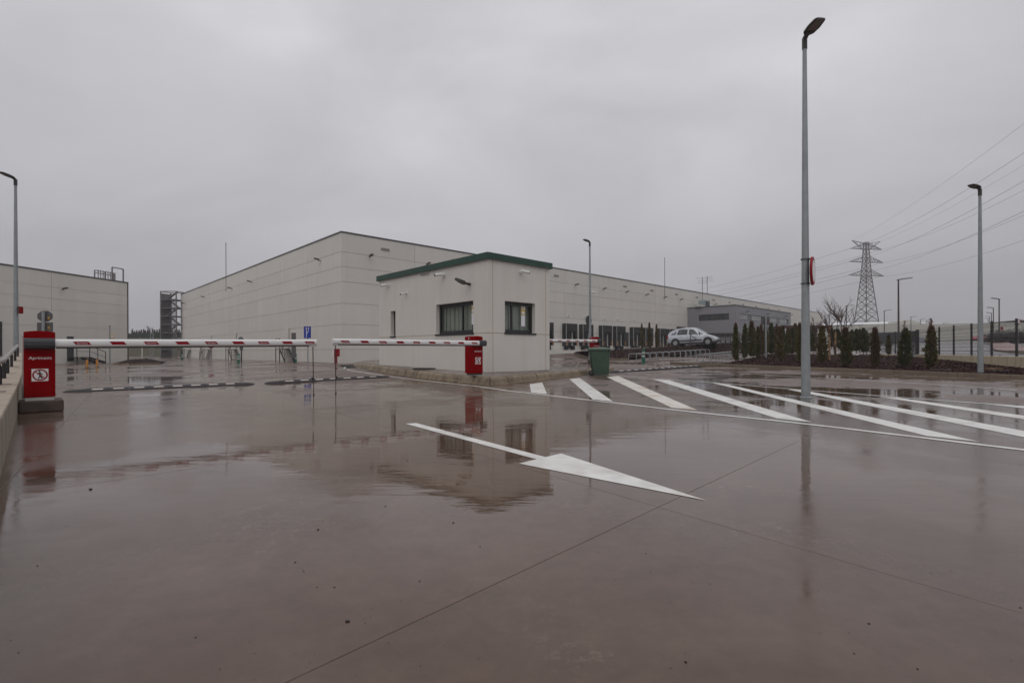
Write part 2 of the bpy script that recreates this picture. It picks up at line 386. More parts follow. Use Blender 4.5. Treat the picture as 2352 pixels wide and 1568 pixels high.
# ================================================================== SETTING
# ------------------------------------------------------------------ ground sheet
def axis_vals(segs):
    out = []
    for a, b_, st in segs:
        x = a
        while x < b_-1e-6: out.append(x); x += st
    return out + [segs[-1][1]]
gx = axis_vals([(-440, -200, 60), (-200, -40, 20), (-40, -16, 4), (-16, 8, 1.5), (8, 60, 4), (60, 200, 14), (200, 520, 80)])
gy = axis_vals([(-60, 0, 20), (0, 8, 4), (8, 36, 1.5), (36, 80, 4), (80, 220, 14), (220, 480, 65)])
mb = MB()
for y in gy:
    for x in gx: mb.v.append((x, y, T(x, y)-.012))
nx = len(gx)
for j in range(len(gy)-1):
    for i in range(nx-1): mb.f.append((j*nx+i, j*nx+i+1, (j+1)*nx+i+1, (j+1)*nx+i)); mb.m.append(0)
ground = tag(mb.build('ground', M['concrete_far'], smooth=30), kind='structure')

# concrete slabs of the yard, each its own piece, on a slightly skewed 3.25 m grid
nA = Vector((-.721, .693)); nB = Vector((.794, .607))
det = nA.x*nB.y - nA.y*nB.x
def cross_pt(a, b_): return Vector(((a*nB.y - nA.y*b_)/det, (nA.x*b_ - a*nB.x)/det))
for i in range(-5, 9):
    for j in range(-4, 11):
        a0, a1 = 1.47+3.25*i, 1.47+3.25*(i+1); b0, b1 = 2.55+3.26*j, 2.55+3.26*(j+1)
        c = cross_pt((a0+a1)/2, (b0+b1)/2)
        if c.y < -2.5 or c.y > 27 or abs(c.x) > 1.18*max(c.y, 0)+4.2: continue
        g = .0013; ch = .002
        def ring(ins, z): 
            return [(p.x, p.y, T(p.x, p.y)+z) for p in (cross_pt(a0+ins, b0+ins), cross_pt(a0+ins, b1-ins), cross_pt(a1-ins, b1-ins), cross_pt(a1-ins, b0+ins))]
        vs_ = ring(g, -.011) + ring(g, -ch) + ring(g+ch, 0)
        fs_ = [(k, (k+1) % 4, 4+(k+1) % 4, 4+k) for k in range(4)] + [(4+k, 4+(k+1) % 4, 8+(k+1) % 4, 8+k) for k in range(4)]
        e0 = g+ch; ns = 4 if T(c.x, c.y) > .004 else 1
        for jj in range(ns+1):
            for ii in range(ns+1):
                p = cross_pt(a0+e0+(a1-a0-2*e0)*ii/ns, b0+e0+(b1-b0-2*e0)*jj/ns); vs_.append((p.x, p.y, T(p.x, p.y)))
        fs_ += [(12+jj*(ns+1)+ii, 12+jj*(ns+1)+ii+1, 12+(jj+1)*(ns+1)+ii+1, 12+(jj+1)*(ns+1)+ii) for jj in range(ns) for ii in range(ns)]
        MB().add(vs_, fs_).build('concrete_slab', M['concrete_far'] if c.y > 12.2 or (c.x > 5 and c.y > 8) else M['concrete'], ground, smooth=25)

# ------------------------------------------------------------------ road markings (thin painted sheets)
def paint(name, pxs, dz=.003, m='paint'):
    pts = [G(x, y, dz) for x, y in pxs]
    return tag(MB().poly(pts).build(name, M[m], fix=False), kind='structure')
def paint_line(name, pxs, w):
    c = [G(x, y, .004) for x, y in pxs]; mb = MB(); L_, R_ = [], []
    for i, p in enumerate(c):
        d = (c[min(i+1, len(c)-1)]-c[max(i-1, 0)]); d.z = 0; d.normalize(); s_ = Vector((-d.y, d.x, 0))*w/2
        L_.append(p+s_); R_.append(p-s_)
    mb.add(L_+R_, [(i, i+1, len(c)+i+1, len(c)+i) for i in range(len(c)-1)])
    return tag(mb.build(name, M['paint'], fix=False), kind='structure')
def seg(p, q, n):
    return [(p[0]+(q[0]-p[0])*i/n, p[1]+(q[1]-p[1])*i/n) for i in range(n+1)]
z4 = ZR(1900, 1350, .3507); z5 = ZR(2700, 1350, .4847)
paint('road_arrow', [(931, 972.5), (956, 971), (1252.7, 1049), z4(585, 996), z4(2135, 1497), z4(130, 1103), z4(318, 1057)])
for q in ([z4(245,255), z4(380,238), z4(432,362), z4(260,345)], [z4(672,203), z4(780,190), z4(1135,440), z4(920,418)],
          [z4(1070,180), z4(1195,170), z4(2040,533), z4(1765,508)], [z4(1565,203), z4(1735,213), z5(718,480), z5(440,450)],
          [z5(-70,172), z5(70,190), z5(2010,630), z5(1600,585)], [z5(520,225), z5(640,232), z5(2700,610), z5(2700,665)],
          [z5(1250,285), z5(1380,290), z5(2700,478), z5(2700,512)], [z5(2030,335), z5(2140,342), z5(2800,396), z5(2800,420)]):
    paint('hatch_stripe', q, m='paint_rust' if q[0] == z4(1070,180) else 'paint')
paint_line('edge_line', [z4(1125,163), z4(1700,205), z4(2281,246), z5(640,229), z5(1310,281), z5(2352,357), z5(2900,397)], .10)
paint_line('edge_line', [(812,836.5), (797,840.5), (790.5,845), (797,849), (815,852.5), (850,857.5), (893,864), (960,872.5), (1030,880), (1100,887.3), z4(0,325), z4(600,393), z4(1150,455),
                         z4(1700,520), z5(0,422), z5(420,465), z5(840,512), z5(1600,602), z5(2352,692), z5(2900,757)], .10)
paint_line('edge_line', [z5(-120,88), z5(260,108), z5(700,133), z5(1170,158), z5(1700,190), z5(2300,232)], .10)
paint_line('edge_line', [(1155,828), (1380,832), (1478,836)], .12) if False else None

# ------------------------------------------------------------------ traffic island with its kerb
C = G(1121.7, 853.5, .285); C.z = 0                      # near corner of the guardhouse
front_px = [(808.5,839.5), (812,843.5), (826,846.5), (856,851), (883,856), (910.5,861), (947,866.3), (983,871), (1028,876), (1074.5,881), (1105,884.6), (1126,885.8), (1150,884.6), (1180,881), (1216.7,876.7), (1262,872), (1308.7,867), (1352.5,861)]
path = [G(x, y) for x, y in front_px]
path += [Vector(p) for p in ((3.75,20.7,0), (4.25,21.5,0), (4.7,22.8,0), (4.95,24.2,0), (4.8,25.3,0), (4.0,25.9,0), (2.6,26.0,0), (-2.0,29.6,0), (-7.0,39.0,0), (-9.2,42.6,0), (-11.0,43.6,0), (-12.0,42.0,0), (-11.6,38.0,0))]
for p in path: p.z = 0
def resample(pts, step):
    pts = pts + [pts[0]]; out = [pts[0].copy()]; acc = 0
    for a, b_ in zip(pts, pts[1:]):
        L_ = (b_-a).length; d = step-acc
        while d <= L_: out.append(a+(b_-a)*(d/L_)); d += step
        acc = L_-(d-step)
    return out
kp = resample(path, .85); nk = len(kp)
KZ = .285
KT = .228
prof = [(0, -.02), (.0, .025), (.045, .035), (.06, .08), (.068, .13), (.085, .175), (.115, .205), (.15, KT-.006), (.20, KT)]
cen = sum(kp, Vector())/nk
def inward(i):
    a, b_ = kp[(i-1) % nk], kp[(i+1) % nk]; d = (b_-a).normalized(); n_ = Vector((-d.y, d.x, 0)); return n_
sgn = 1 if inward(5).dot(cen-kp[5]) > 0 else -1
island = tag(thing('traffic_island', 'raised concrete island with curved kerb carrying the cream guardhouse', 'traffic island'), None)
for i in range(nk-1 if (kp[-1]-kp[0]).length < .3 else nk):
    a, b_ = kp[i], kp[(i+1) % nk]; na, nb = inward(i)*sgn, inward((i+1) % nk)*sgn
    d = (b_-a).normalized()*.016; vs_ = []
    for p, n_, s_ in ((a, na, d), (b_, nb, -d)):
        tz = T(p.x, p.y)
        for o_, z in prof + [(.20, -.02)]: q = p+s_+n_*o_; vs_.append((q.x, q.y, tz*0+z+tz))
    m_ = len(prof)+1
    MB().add(vs_, [(k, (k+1) % m_, m_+(k+1) % m_, m_+k) for k in range(m_)] + [tuple(range(m_)), tuple(range(m_, 2*m_))]).build('kerb_stone', M['kerb'], island, smooth=35)
inner = [kp[i]+inward(i)*sgn*.195 for i in range(nk)]
bm = bmesh.new(); bm.faces.new([bm.verts.new((p.x, p.y, 0)) for p in inner]); bmesh.ops.triangulate(bm, faces=bm.faces[:])
for _ in range(7):
    le = [e_ for e_ in bm.edges if e_.calc_length() > .7]
    if not le: break
    bmesh.ops.subdivide_edges(bm, edges=le, cuts=1, use_grid_fill=False); bmesh.ops.triangulate(bm, faces=[f for f in bm.faces if len(f.verts) > 3])
def kerb_dist(q): return min((q-kp[i].xy).length for i in range(nk))
for v_ in bm.verts: v_.co.z = T(v_.co.x, v_.co.y)-.004+KT+(KZ-KT)*min(1, max(0, kerb_dist(v_.co.xy)-.3)/1.1)
bmesh.ops.recalc_face_normals(bm, faces=bm.faces[:])
me = bpy.data.meshes.new('paving'); bm.to_mesh(me); bm.free(); me.materials.append(M['pavement']); me.polygons.foreach_set('use_smooth', [True]*len(me.polygons)); link('paving', me, island)
# mortar joint and manhole on the island
q = [hit(x, y, C, U, V) for x, y in ((0,0),)] if False else None
mh = G(976, 845.5, KZ-.02)
MB().lathe([(.42, -.02), (.42, .012), (.40, .014)], 24, (mh.x, mh.y, mh.z)).build('manhole_cover', M['grate'], island)

# dark drain grating beside the island
dp = [(778,837.8), (822,834.8), (862,845), (893,853.2), (850,853)]
drain = thing('drain_grating', 'dark steel drain grating beside the island kerb', 'drain', G(835, 844))
o0 = drain.location
pts = [G(778,838.5), G(835,835.5), G(893,853), G(843,851.5)]
MB().poly([p+Vector((0,0,.006))-o0 for p in pts], (0,0,.004)).build('cover', M['grate'], drain)
for k in range(1, 14):
    a = pts[0].lerp(pts[3], k/14); b_ = pts[1].lerp(pts[2], k/14)
    MB().bar(a-o0+Vector((0,0,.014)), b_-o0+Vector((0,0,.014)), .05, .012).build('grate_bar', M['steel_black'], drain)

# ------------------------------------------------------------------ wall panels with openings
def panel_cells(x0, x1, z0, z1, holes, depth=.05, reveal=.24):
    """a panel in the local xz plane facing -y (front at y=0), with openings"""
    xs = sorted({x0, x1} | {h for q in holes for h in q[:2]}); zs = sorted({z0, z1} | {h for q in holes for h in q[2:]})
    mb = MB()
    for a, b_ in zip(xs, xs[1:]):
        for c, d in zip(zs, zs[1:]):
            cx, cz = (a+b_)/2, (c+d)/2
            if any(h[0] < cx < h[1] and h[2] < cz < h[3] for h in holes): continue
            mb.add([(a,0,c), (b_,0,c), (b_,0,d), (a,0,d)], [(0,1,2,3)])
    for (a, b_, c, d), dp_ in [((x0,x1,z0,z1), depth)] + [(h, reveal) for h in holes]:
        r = [(a,c), (b_,c), (b_,d), (a,d)]
        mb.add([(x,0,z) for x, z in r]+[(x,dp_,z) for x, z in r], [(k, (k+1) % 4, 4+(k+1) % 4, 4+k) for k in range(4)])
    return mb
def turn(mb, side):
    """side='y': plane y=0 facing -y (as built). side='x': plane x=0 facing -x, running along +y"""
    if side == 'x': mb.v = [(y, x, z) for x, y, z in mb.v]
    return mb

# ================================================================== GUARDHOUSE
gh = thing('guardhouse', 'small cream guardhouse with green roof edge and dark-framed windows', 'guardhouse', (C.x, C.y, KZ), ALPHA)
GA = hit(1262, 700, C, U, V)[0]; GB = hit(871, 700, C, V, U)[0]
GH = hit(1121, 583, C, U, V)[1]-KZ
zr4 = ZR(1380, 900, .35714)
rf = lambda x, y: (lambda h_: (h_[0], h_[1]-KZ))(hit(*zr4(x, y), C, U, V))      # on right face
lf = lambda x, y: (lambda h_: (h_[0], h_[1]-KZ))(hit(*zr4(x, y), C, V, U))      # on left face
zj = (rf(1600, 973)[1]+lf(700, 990)[1])/2                       # horizontal joint
w_r = (rf(1437, 700)[0], rf(1755, 700)[0], rf(1755, 985)[1]+.0, rf(1437, 637)[1])
w_l = (lf(1105, 700)[0], lf(714, 700)[0], lf(714, 990)[1]+.0, lf(1105, 634)[1])
w_s = (lf(288, 800)[0], lf(237, 800)[0], lf(240, 1015)[1], lf(288, 742)[1])
zj = min(w_r[2], w_l[2], w_s[2])-.012
w_r = (w_r[0], w_r[1], zj+.03, w_r[3]); w_l = (w_l[0], w_l[1], zj+.03, w_l[3]); w_s = (w_s[0], w_s[1], zj+.03, w_s[3])
jr0, jr1 = rf(1310, 600)[0], rf(1865, 600)[0]; g_ = .012
ZT = GH-.05
for (a, b_, holes) in ((0.001, jr0-g_, []), (jr0+g_, jr1-g_, [w_r]), (jr1+g_, GA, [])):
    panel_cells(a, b_, 0, zj-g_, []).build('wall_panel', M['wall2'], gh, fix=False)
    panel_cells(a, b_, zj+g_, ZT, holes).build('wall_panel', M['wall2'], gh, fix=False)
jl = lf(1090, 1000)[0]
for (a, b_) in ((0.001, jl-g_), (jl+g_, GB)):
    turn(panel_cells(a, b_, 0, zj-g_, []), 'x').build('wall_panel', M['wall2'], gh, fix=False)
turn(panel_cells(0.001, GB, zj+g_, ZT, [w_l, w_s]), 'x').build('wall_panel', M['wall2'], gh, fix=False)
mb = MB(); mb.box(jr0-.012, jr0+.012, .003, .03, 0, ZT); mb.box(jr1-.012, jr1+.012, .003, .03, 0, ZT); mb.box(.031, GA, .0045, .03, zj-.012, zj+.012)
mb.box(.0045, .03, .031, GB, zj-.012, zj+.012); mb.box(.003, .029, jl-.012, jl+.012, 0, zj-.013)
mb.build('joint_sealant', M['sealant'], gh)
mb = MB(); mb.box(.01, GA, GB-.05, GB, 0, ZT); mb.box(GA-.05, GA-.001, .02, GB-.051, 0, ZT)
mb.build('rear_wall', M['wall2'], gh)
# room behind the glass
mb = MB(); t_ = .26
mb.add([(t_,t_,.02), (GA-.06,t_,.02), (GA-.06,GB-.06,.02), (t_,GB-.06,.02)], [(0,1,2,3)])
mb.add([(t_,t_,ZT-.4), (GA-.06,t_,ZT-.4), (GA-.06,GB-.06,ZT-.4), (t_,GB-.06,ZT-.4)], [(0,1,2,3)])
mb.box(t_, GA-.06, 3.6, 3.7, .02, ZT-.4); mb.box(GA-.1, GA-.06, t_, GB-.06, .02, ZT-.4)
mb.add([(t_,t_,.02), (t_,GB-.06,.02), (t_,GB-.06,zj), (t_,t_,zj)], [(0,1,2,3)]); mb.add([(t_,t_,.02), (GA-.06,t_,.02), (GA-.06,t_,zj), (t_,t_,zj)], [(0,1,2,3)])
mb.build('room_lining', M['curtain'], gh, fix=False)
MB().box(.7, 1.5, .35, 1.0, .7, .74).box(.75, .8, .4, .95, .02, .7).box(1.4, 1.45, .4, .95, .02, .7).build('desk', M['stake'], gh)
M['blind'] = mat('grey_green_blind', (.30, .325, .285), .8, streak=((.21, .23, .20), .6, (6, 6, .2)))
for side, w_ in (('y', w_r), ('x', w_l)):
    n_ = max(3, int((w_[1]-w_[0])/.22))
    for k in range(n_):
        a = w_[0]-.05+(w_[1]-w_[0]+.1)*k/n_; b_ = w_[0]-.05+(w_[1]-w_[0]+.1)*(k+1)/n_
        turn(MB().poly([(a, .30, w_[2]), (b_-.004, .315+.01*(k % 2), w_[2]), (b_-.004, .315+.01*(k % 2), w_[3]), (a, .30, w_[3])], (0, .003, 0)), side).build('window_blind', M['blind'], gh)
def gh_window(side, x0, x1, z0, z1, mull, d=.15):
    y0 = d; fw = .075
    mb = MB(); mb.box(x0, x1, y0, y0+.07, z0, z0+fw*1.35); mb.box(x0, x1, y0, y0+.07, z1-fw*1.5, z1)
    mb.box(x0, x0+fw, y0+.001, y0+.069, z0+fw*1.35, z1-fw*1.5); mb.box(x1-fw, x1, y0+.001, y0+.069, z0+fw*1.35, z1-fw*1.5)
    w = turn(mb, side).build('window', M['dark_frame'], gh)
    for xm in mull:
        turn(MB().box(xm-.03, xm+.03, y0+.005, y0+.06, z0+fw*1.3, z1-fw*1.45), side).build('mullion', M['dark_frame'], w)
    edges = [x0+fw]+list(mull)+[x1-fw]
    for k, (a, b_) in enumerate(zip(edges, edges[1:])):
        turn((lambda xa, xb, yp: MB().add([(xa,yp,z0+fw*1.35), (xb,yp,z0+fw*1.35), (xb,yp,z1-fw*1.5), (xa,yp,z1-fw*1.5)], [(0,1,2,3)]))(a+(0 if k == 0 else .031), b_-.031 if k < len(edges)-2 else b_, y0+.028), side).build('pane', M['glass'], w)
    turn(MB().box(x0-.03, x1+.03, -.035, d+.03, z0-.055, z0-.002), side).build('sill', M['dark_frame'], w)
    return w
wr = gh_window('y', *w_r, [rf(1545, 800)[0]])
wl_ = gh_window('x', *w_l, [lf(952, 800)[0]])
MB().box(.16, .19, w_s[0], w_s[1], w_s[2], w_s[3]).build('window', M['dark_frame'], gh)
turn(MB().box(w_s[0]-.02, w_s[1]+.02, -.03, .158, w_s[2]-.05, w_s[2]-.002), 'x').build('sill', M['dark_frame'], gh)
# notices stuck on the panes
for side, xc_, zc_ in (('y', rf(1665, 750)[0], rf(1665, 790)[1]), ('x', w_l[0]+.20, lf(1100, 770)[1]+.02)):
    wn_ = wr if side == 'y' else wl_
    turn(MB().box(xc_-.085, xc_+.085, .164, .168, zc_+.02, zc_+.36), side).build('notice', M['yellow_notice'], wn_)
    turn(MB().box(xc_-.065, xc_+.065, .1615, .1635, zc_+.20, zc_+.32), side).build('notice', M['paper'], wn_)
    turn(MB().box(xc_-.035, xc_+.03, .1585, .161, zc_+.235, zc_+.28), side).build('notice', M['ink'], wn_)
    turn(MB().box(xc_-.065, xc_+.065, .1615, .1635, zc_+.05, zc_+.14), side).build('notice', M['paper'], wn_)
    turn(MB().box(xc_-.09, xc_+.085, .164, .168, zc_-.36, zc_+.01), side).build('notice', M['paper'], wn_)
# roof edge
mb = MB(); ov = .07
mb.box(-ov, GA+ov, -ov, GB+ov, GH-.005, GH+.03)
mb.build('roof', M['cap'], gh)
for a in ((-ov-.012, GA+ov+.012, -ov-.012, -ov), (-ov-.012, -ov, -ov, GB+ov+.012), (-ov, GA+ov+.012, GB+ov, GB+ov+.012), (GA+ov, GA+ov+.012, -ov, GB+ov)):
    MB().box(*a, GH-.16, GH+.045).build('roof_fascia', M['green_cap'], gh)
MB().box(-ov, GA+ov, -ov, GB+ov, GH-.05, GH-.006).build('roof_soffit', M['cap'], gh)
# cameras, floodlight, vent
def cctv(face, px, py, dirn, big=1.0):
    a, z = (rf if face == 'y' else lf)(px, py)
    P = Vector((a, 0, z)) if face == 'y' else Vector((0, a, z)); n_ = Vector((0,-1,0)) if face == 'y' else Vector((-1,0,0))
    d = Vector(dirn).normalized()
    b = MB().tube([P, P+n_*.05*big], .06*big, 12).tube([P+n_*.05*big, P+n_*.13*big], .022*big, 8).build('security_camera', M['white_plastic'], gh, smooth=40)
    c = P+n_*.15*big
    MB().tube([c-d*.06*big, c+d*.17*big], .045*big, 12).build('camera_body', M['white_plastic'], b, smooth=40)
    MB().tube([c+d*.165*big, c+d*.185*big], .043*big, 12).build('camera_lens', M['ink'], b, smooth=40)
cctv('y', 1600, 335, (.75, -.75, -.25), 1.1); cctv('x', 215, 476, (-.6, .8, -.1), 1.0); cctv('x', 800, 366, (-.75, .35, -.15), 1.1); cctv('x', 405, 560, (-.8, .1, -.3), .8)
a, z = lf(1072, 463); P = Vector((0, a, z))
fl = MB().tube([P, P+Vector((-.10,0,0))], .045, 10).tube([P+Vector((-.10,0,0)), P+Vector((-.22,.03,.02))], .035, 10).build('floodlight', M['lamp_body'], gh, smooth=40)
mb = MB(); h0 = P+Vector((-.18,.02,.0)); d = Vector((-.85,.35,.42)).normalized(); s_ = Vector((.38,.92,0)).normalized(); up = d.cross(s_).normalized()
if up.z < 0: up = -up
st = [(0,.05,.05), (.08,.10,.06), (.20,.12,.05), (.34,.10,.03), (.37,.08,.02)]; vs_ = []
for t, w, hh in st:
    for i, j in ((-1,-.4), (1,-.4), (.9,.35), (.4,.6), (-.4,.6), (-.9,.35)): vs_.append(h0+d*t+s_*(i*w)+up*(j*hh*2))
mb.add(vs_, [(k*6+i, k*6+(i+1) % 6, k*6+6+(i+1) % 6, k*6+6+i) for k in range(4) for i in range(6)]+[tuple(range(6)), tuple(range(24, 30))])
mb.build('floodlight_head', M['lamp_body'], fl, smooth=40)
a, z = lf(602, 342)
vt = MB().box(-.05, 0, a-.26, a+.26, z-.07, z+.09).build('vent_box', M['pale_grey'], gh)
for k in range(4): MB().box(-.06, -.051, a-.24, a+.24, z-.055+k*.035, z-.04+k*.035).build('vent_slat', M['sign_back'], vt)

# ================================================================== BARRIERS
P0 = Vector((-7.66, 7.85, 0)); 
def barrier(label, front_pt, base_z, length, sign, width=.37, grey_back=True, rot=ALPHA, tip_leg=True, ntext=9, first_text=True, arm_y=-.085, plinth=None, start=.59, slope=0.0):
    """front_pt: bottom left corner of the front; local x along the boom, -y towards the viewer"""
    t = thing('boom_barrier', label, 'barrier', (front_pt.x, front_pt.y, T(front_pt.x, front_pt.y)), rot, 'red and white boom barriers at the gate')
    w = width; dpt = .36; z0 = base_z; hb = 1.09
    # arched cabinet
    n = 9; arc = [(w*i/(n-1), z0+hb-.022+.022*math.sin(math.pi*i/(n-1))) for i in range(n)]
    outline = [(w, z0+.03), (0, z0+.03)] + arc
    cab = MB().poly([(x, 0, z) for x, z in outline], (0, dpt if not grey_back else dpt*.82, 0)).build('cabinet', M['red'], t, smooth=25, bevel=.006)
    if grey_back:
        MB().box(-.022, w-.02, dpt*.82+.001, dpt*1.08, z0+.005, z0+hb-.07).build('back_cover', M['pale_grey'], t, bevel=.008)
    MB().box(.015, w-.015, .01, dpt*.8, z0-.02, z0+.029).build('base_frame', M['pale_grey'] if grey_back else M['steel_black'], t)
    for xx in (.05, w-.05, w*.5): MB().tube([(xx, .05, z0-.02), (xx, .05, z0+.035)], .012, 6).build('anchor_bolt', M['steel_black'], t)
    x0 = w/2
    az = z0+.885
    # lettering and pedestrian sign on the front
    lx = w*.52 if grey_back else w*.52
    tm = text_mb('Aprimatic', .064, .08, .0007); tm.v = [(x+lx, -.0015, z+z0+.655) for x, y, z in tm.v]; tm.build('brand_lettering', M['white'], t, fix=False)
    cx, cz, sz = w*.51, z0+.385, .098
    sp = MB().box(cx-sz, cx+sz, -.003, -.0005, cz-sz, cz+sz).build('prohibition_sign', M['white'], t)
    ring = MB(); nn = 40
    for k in range(nn):
        a0, a1 = 2*math.pi*k/nn, 2*math.pi*(k+1)/nn
        ring.add([(cx+r_*math.cos(a_), -.0045, cz+r_*math.sin(a_)) for r_, a_ in ((.092,a0), (.092,a1), (.072,a1), (.072,a0))], [(0,1,2,3)])
    ring.build('ring', M['red_mark'], sp, fix=False)
    fig = MB(); tf = lambda pts: [(cx+x, -.0044, cz+z) for x, z in pts]
    fig.add(tf([(-.006+.0135*math.cos(a_*math.pi/6), .056+.0135*math.sin(a_*math.pi/6)) for a_ in range(12)]), [tuple(range(12))])
    for poly in ([(-.014,.040), (.006,.040), (.012,.0), (-.010,-.004)], [(-.010,-.004), (.012,.0), (.030,-.062), (.016,-.064)], [(-.010,-.004), (.006,-.004), (-.012,-.064), (-.026,-.064), (-.018,-.035)],
                 [(.006,.038), (.026,.022), (.030,-.006), (.022,-.008), (.016,.014), (.006,.022)], [(-.014,.038), (-.034,.012), (-.030,.004), (-.010,.02)]):
        fig.add(tf(poly), [tuple(range(len(poly)))])
    fig.build('pedestrian', M['ink'], sp, fix=False)
    MB().poly([(cx+x, -.0058, cz+z) for x, z in ((-.062,.052), (-.052,.062), (.062,-.052), (.052,-.062))]).build('slash', M['red_mark'], sp, fix=False)
    if not grey_back:
        MB().box(-.0025, 0, .16, .20, z0+1.005, z0+1.035).build('sticker', M['white'], t)
    # boom holder, boom, rubber strip
    br = [(-.075,.03), (-.075,-.03), (-.055,-.075), (0,-.085), (.09,-.085), (.09,.085), (0,.085), (-.055,.075)]
    bx0, bx1 = (.005, w-.005) if sign > 0 else (w*.42, w+.03)
    MB().poly([(bx0, arm_y+yy*1.0+.0, az+zz) for yy, zz in [(y_*.9, z_*1.0) for y_, z_ in br]], (bx1-bx0, 0, 0)).build('boom_holder', M['charcoal'], t, bevel=.01)
    xs, xe = (w-.03, length) if sign > 0 else (w*.55, -length+w)
    ap = [(-.036,.034), (-.036,-.034), (-.024,-.056), (0,-.066), (.024,-.056), (.036,-.034), (.036,.034), (.024,.056), (0,.066), (-.024,.056)]
    boom = MB().poly([(xs, arm_y+yy, az+zz) for yy, zz in ap], (xe-xs, 0, 0)).build('boom', M['white'], t, smooth=40)
    boom.rotation_euler.y = -math.atan(slope)
    MB().box(min(xs,xe)+.05, max(xs,xe)-.13, arm_y-.012, arm_y+.012, az-.085, az-.064).build('rubber_strip', M['black'], boom)
    xcap = xe; MB().poly([(xcap, arm_y+yy*1.08, az+zz*1.08) for yy, zz in ap], (.03*sign, 0, 0)).build('end_cap', M['white_plastic'], boom)
    fy = arm_y-.0375
    for k in range(ntext):
        xa = start+.468*k; 
        if sign < 0: xa = w-.52-.475*k-.0
        if (sign > 0 and xa+.24 > length) or (sign < 0 and xa-.02 < -length+w): break
        MB().poly([(xa, fy, az+.027), (xa+.195, fy, az+.027), (xa+.235, fy, az-.027), (xa+.04, fy, az-.027)]).build('red_chevron', M['red_mark'], boom, fix=False)
        if (k % 2 == 0) == first_text:
            tm = text_mb('Aprimatic', .033, .12, .0002); tm.v = [(x+xa+.118, fy-.001, z+az) for x, y, z in tm.v]; tm.build('boom_lettering', M['white'], boom, fix=False)
    if tip_leg:
        xl = xe-.05*sign; gz = .004-t.location.z+T(*(t.location.xy+Vector((math.cos(rot), math.sin(rot)))*xl))-slope*xl
        lg = MB().tube([(xl, arm_y, az-.066), (xl, arm_y, gz+.30)], .0115, 8).tube([(xl, arm_y, gz+.30), (xl, arm_y, gz)], .008, 8).build('tip_support', M['steel_brown'], boom, smooth=40)
        MB().ico((xl-.02*sign, arm_y, gz+.36), .028, 1, sq=(1,.7,1.3)).build('support_latch', M['steel_black'], lg)
        MB().tube([(xl, arm_y, gz), (xl, arm_y, gz+.03)], .02, 8).build('support_foot', M['steel_black'], lg)
        MB().box(xl-.05, xl+.05, arm_y-.02, arm_y+.02, az-.09, az-.06).build('support_bracket', M['pale_grey'], lg)
    return t
b1 = barrier('red boom barrier cabinet at left by the concrete parapet, boom pointing right', P0, .21, 4.58, 1, slope=.012)
PR = P0 + U*9.08
b2 = barrier('red boom barrier in front of the guardhouse wall, boom pointing left', Vector((PR.x, PR.y, 0)), KZ-.005, 4.26+.37-.16, -1, grey_back=False, first_text=True)
PB3 = Vector((3.95, 24.2, 0))
b3 = barrier('red boom barrier behind the green wheeled bin', PB3, KZ+.24, 5.0, -1, width=.32, grey_back=False, rot=R(25.5), tip_leg=False)
MB().box(-.06, .40, -.10, .46, KZ-.05, KZ+.215).build('concrete_plinth', M['plinth'], b3, bevel=.02)
pl = MB().poly([(-.07,-.05,0), (.52,-.05,0), (.46,-.05,.20), (-.07,-.05,.20)][:0] or [(-.06,-.06,0), (.47,-.06,0), (.47,.52,0), (-.06,.52,0)], (0,0,.19)).build('concrete_plinth', M['plinth'], b1, bevel=.025)

# ================================================================== PARAPET AND HAND RAIL (left edge)
pv = Vector((-.690, .724, 0)).normalized(); pn = Vector((.724, .690, 0))      # wall runs along pv, face normal pn
B0 = G(0, 1095.7)
wall = thing('parapet_wall', 'low board-marked concrete parapet wall at the left edge', 'wall', B0, math.atan2(pv.y, pv.x))
# local x along the wall, local -y towards the yard
wtop = lambda x: .455 if x < 6.5 else .455+.036*(x-6.5)
for k in range(7):
    x0 = -5.2+3.6*k; x1 = x0+3.6; z0, z1 = wtop(x0), wtop(x1)
    MB().poly([(x0+.006,0,-.05), (x1-.006,0,-.05), (x1-.006,0,z1-.04), (x0+.006,0,z0-.04)], (0,.48,0)).build('wall_section', M['parapet'], wall, bevel=.012)
    MB().poly([(x0+.006,-.004,z0-.0395), (x1-.006,-.004,z1-.0395), (x1-.006,-.004,z1), (x0+.006,-.004,z0)], (0,.488,0)).build('coping', M['parapet_top'], wall, bevel=.014)
rail = thing('hand_rail', 'low weathered tubular hand rail on black posts along the parapet', 'railing', B0, math.atan2(pv.y, pv.x))
rp = []
for xx in (1.6, 3.6, 5.6, 7.15, 8.7, 11.1, 14.0, 17.0):
    yy = .20; zz = wtop(xx)-.004; rp.append((xx, yy, zz+.355))
    MB().tube([(xx, yy, zz), (xx, yy, zz+.28)], .028, 10).tube([(xx, yy, zz+.28), (xx, yy, zz+.325)], [.028, .008], 10).build('post', M['steel_black'], rail, smooth=40)
    MB().box(xx-.018, xx+.018, yy-.13, yy+.10, zz+.0005, zz+.012).build('base_plate', M['steel_black'], rail)
MB().tube([(-1, .2, rp[0][2])]+rp, .038, 14).build('rail_tube', M['rail'], rail, smooth=60)

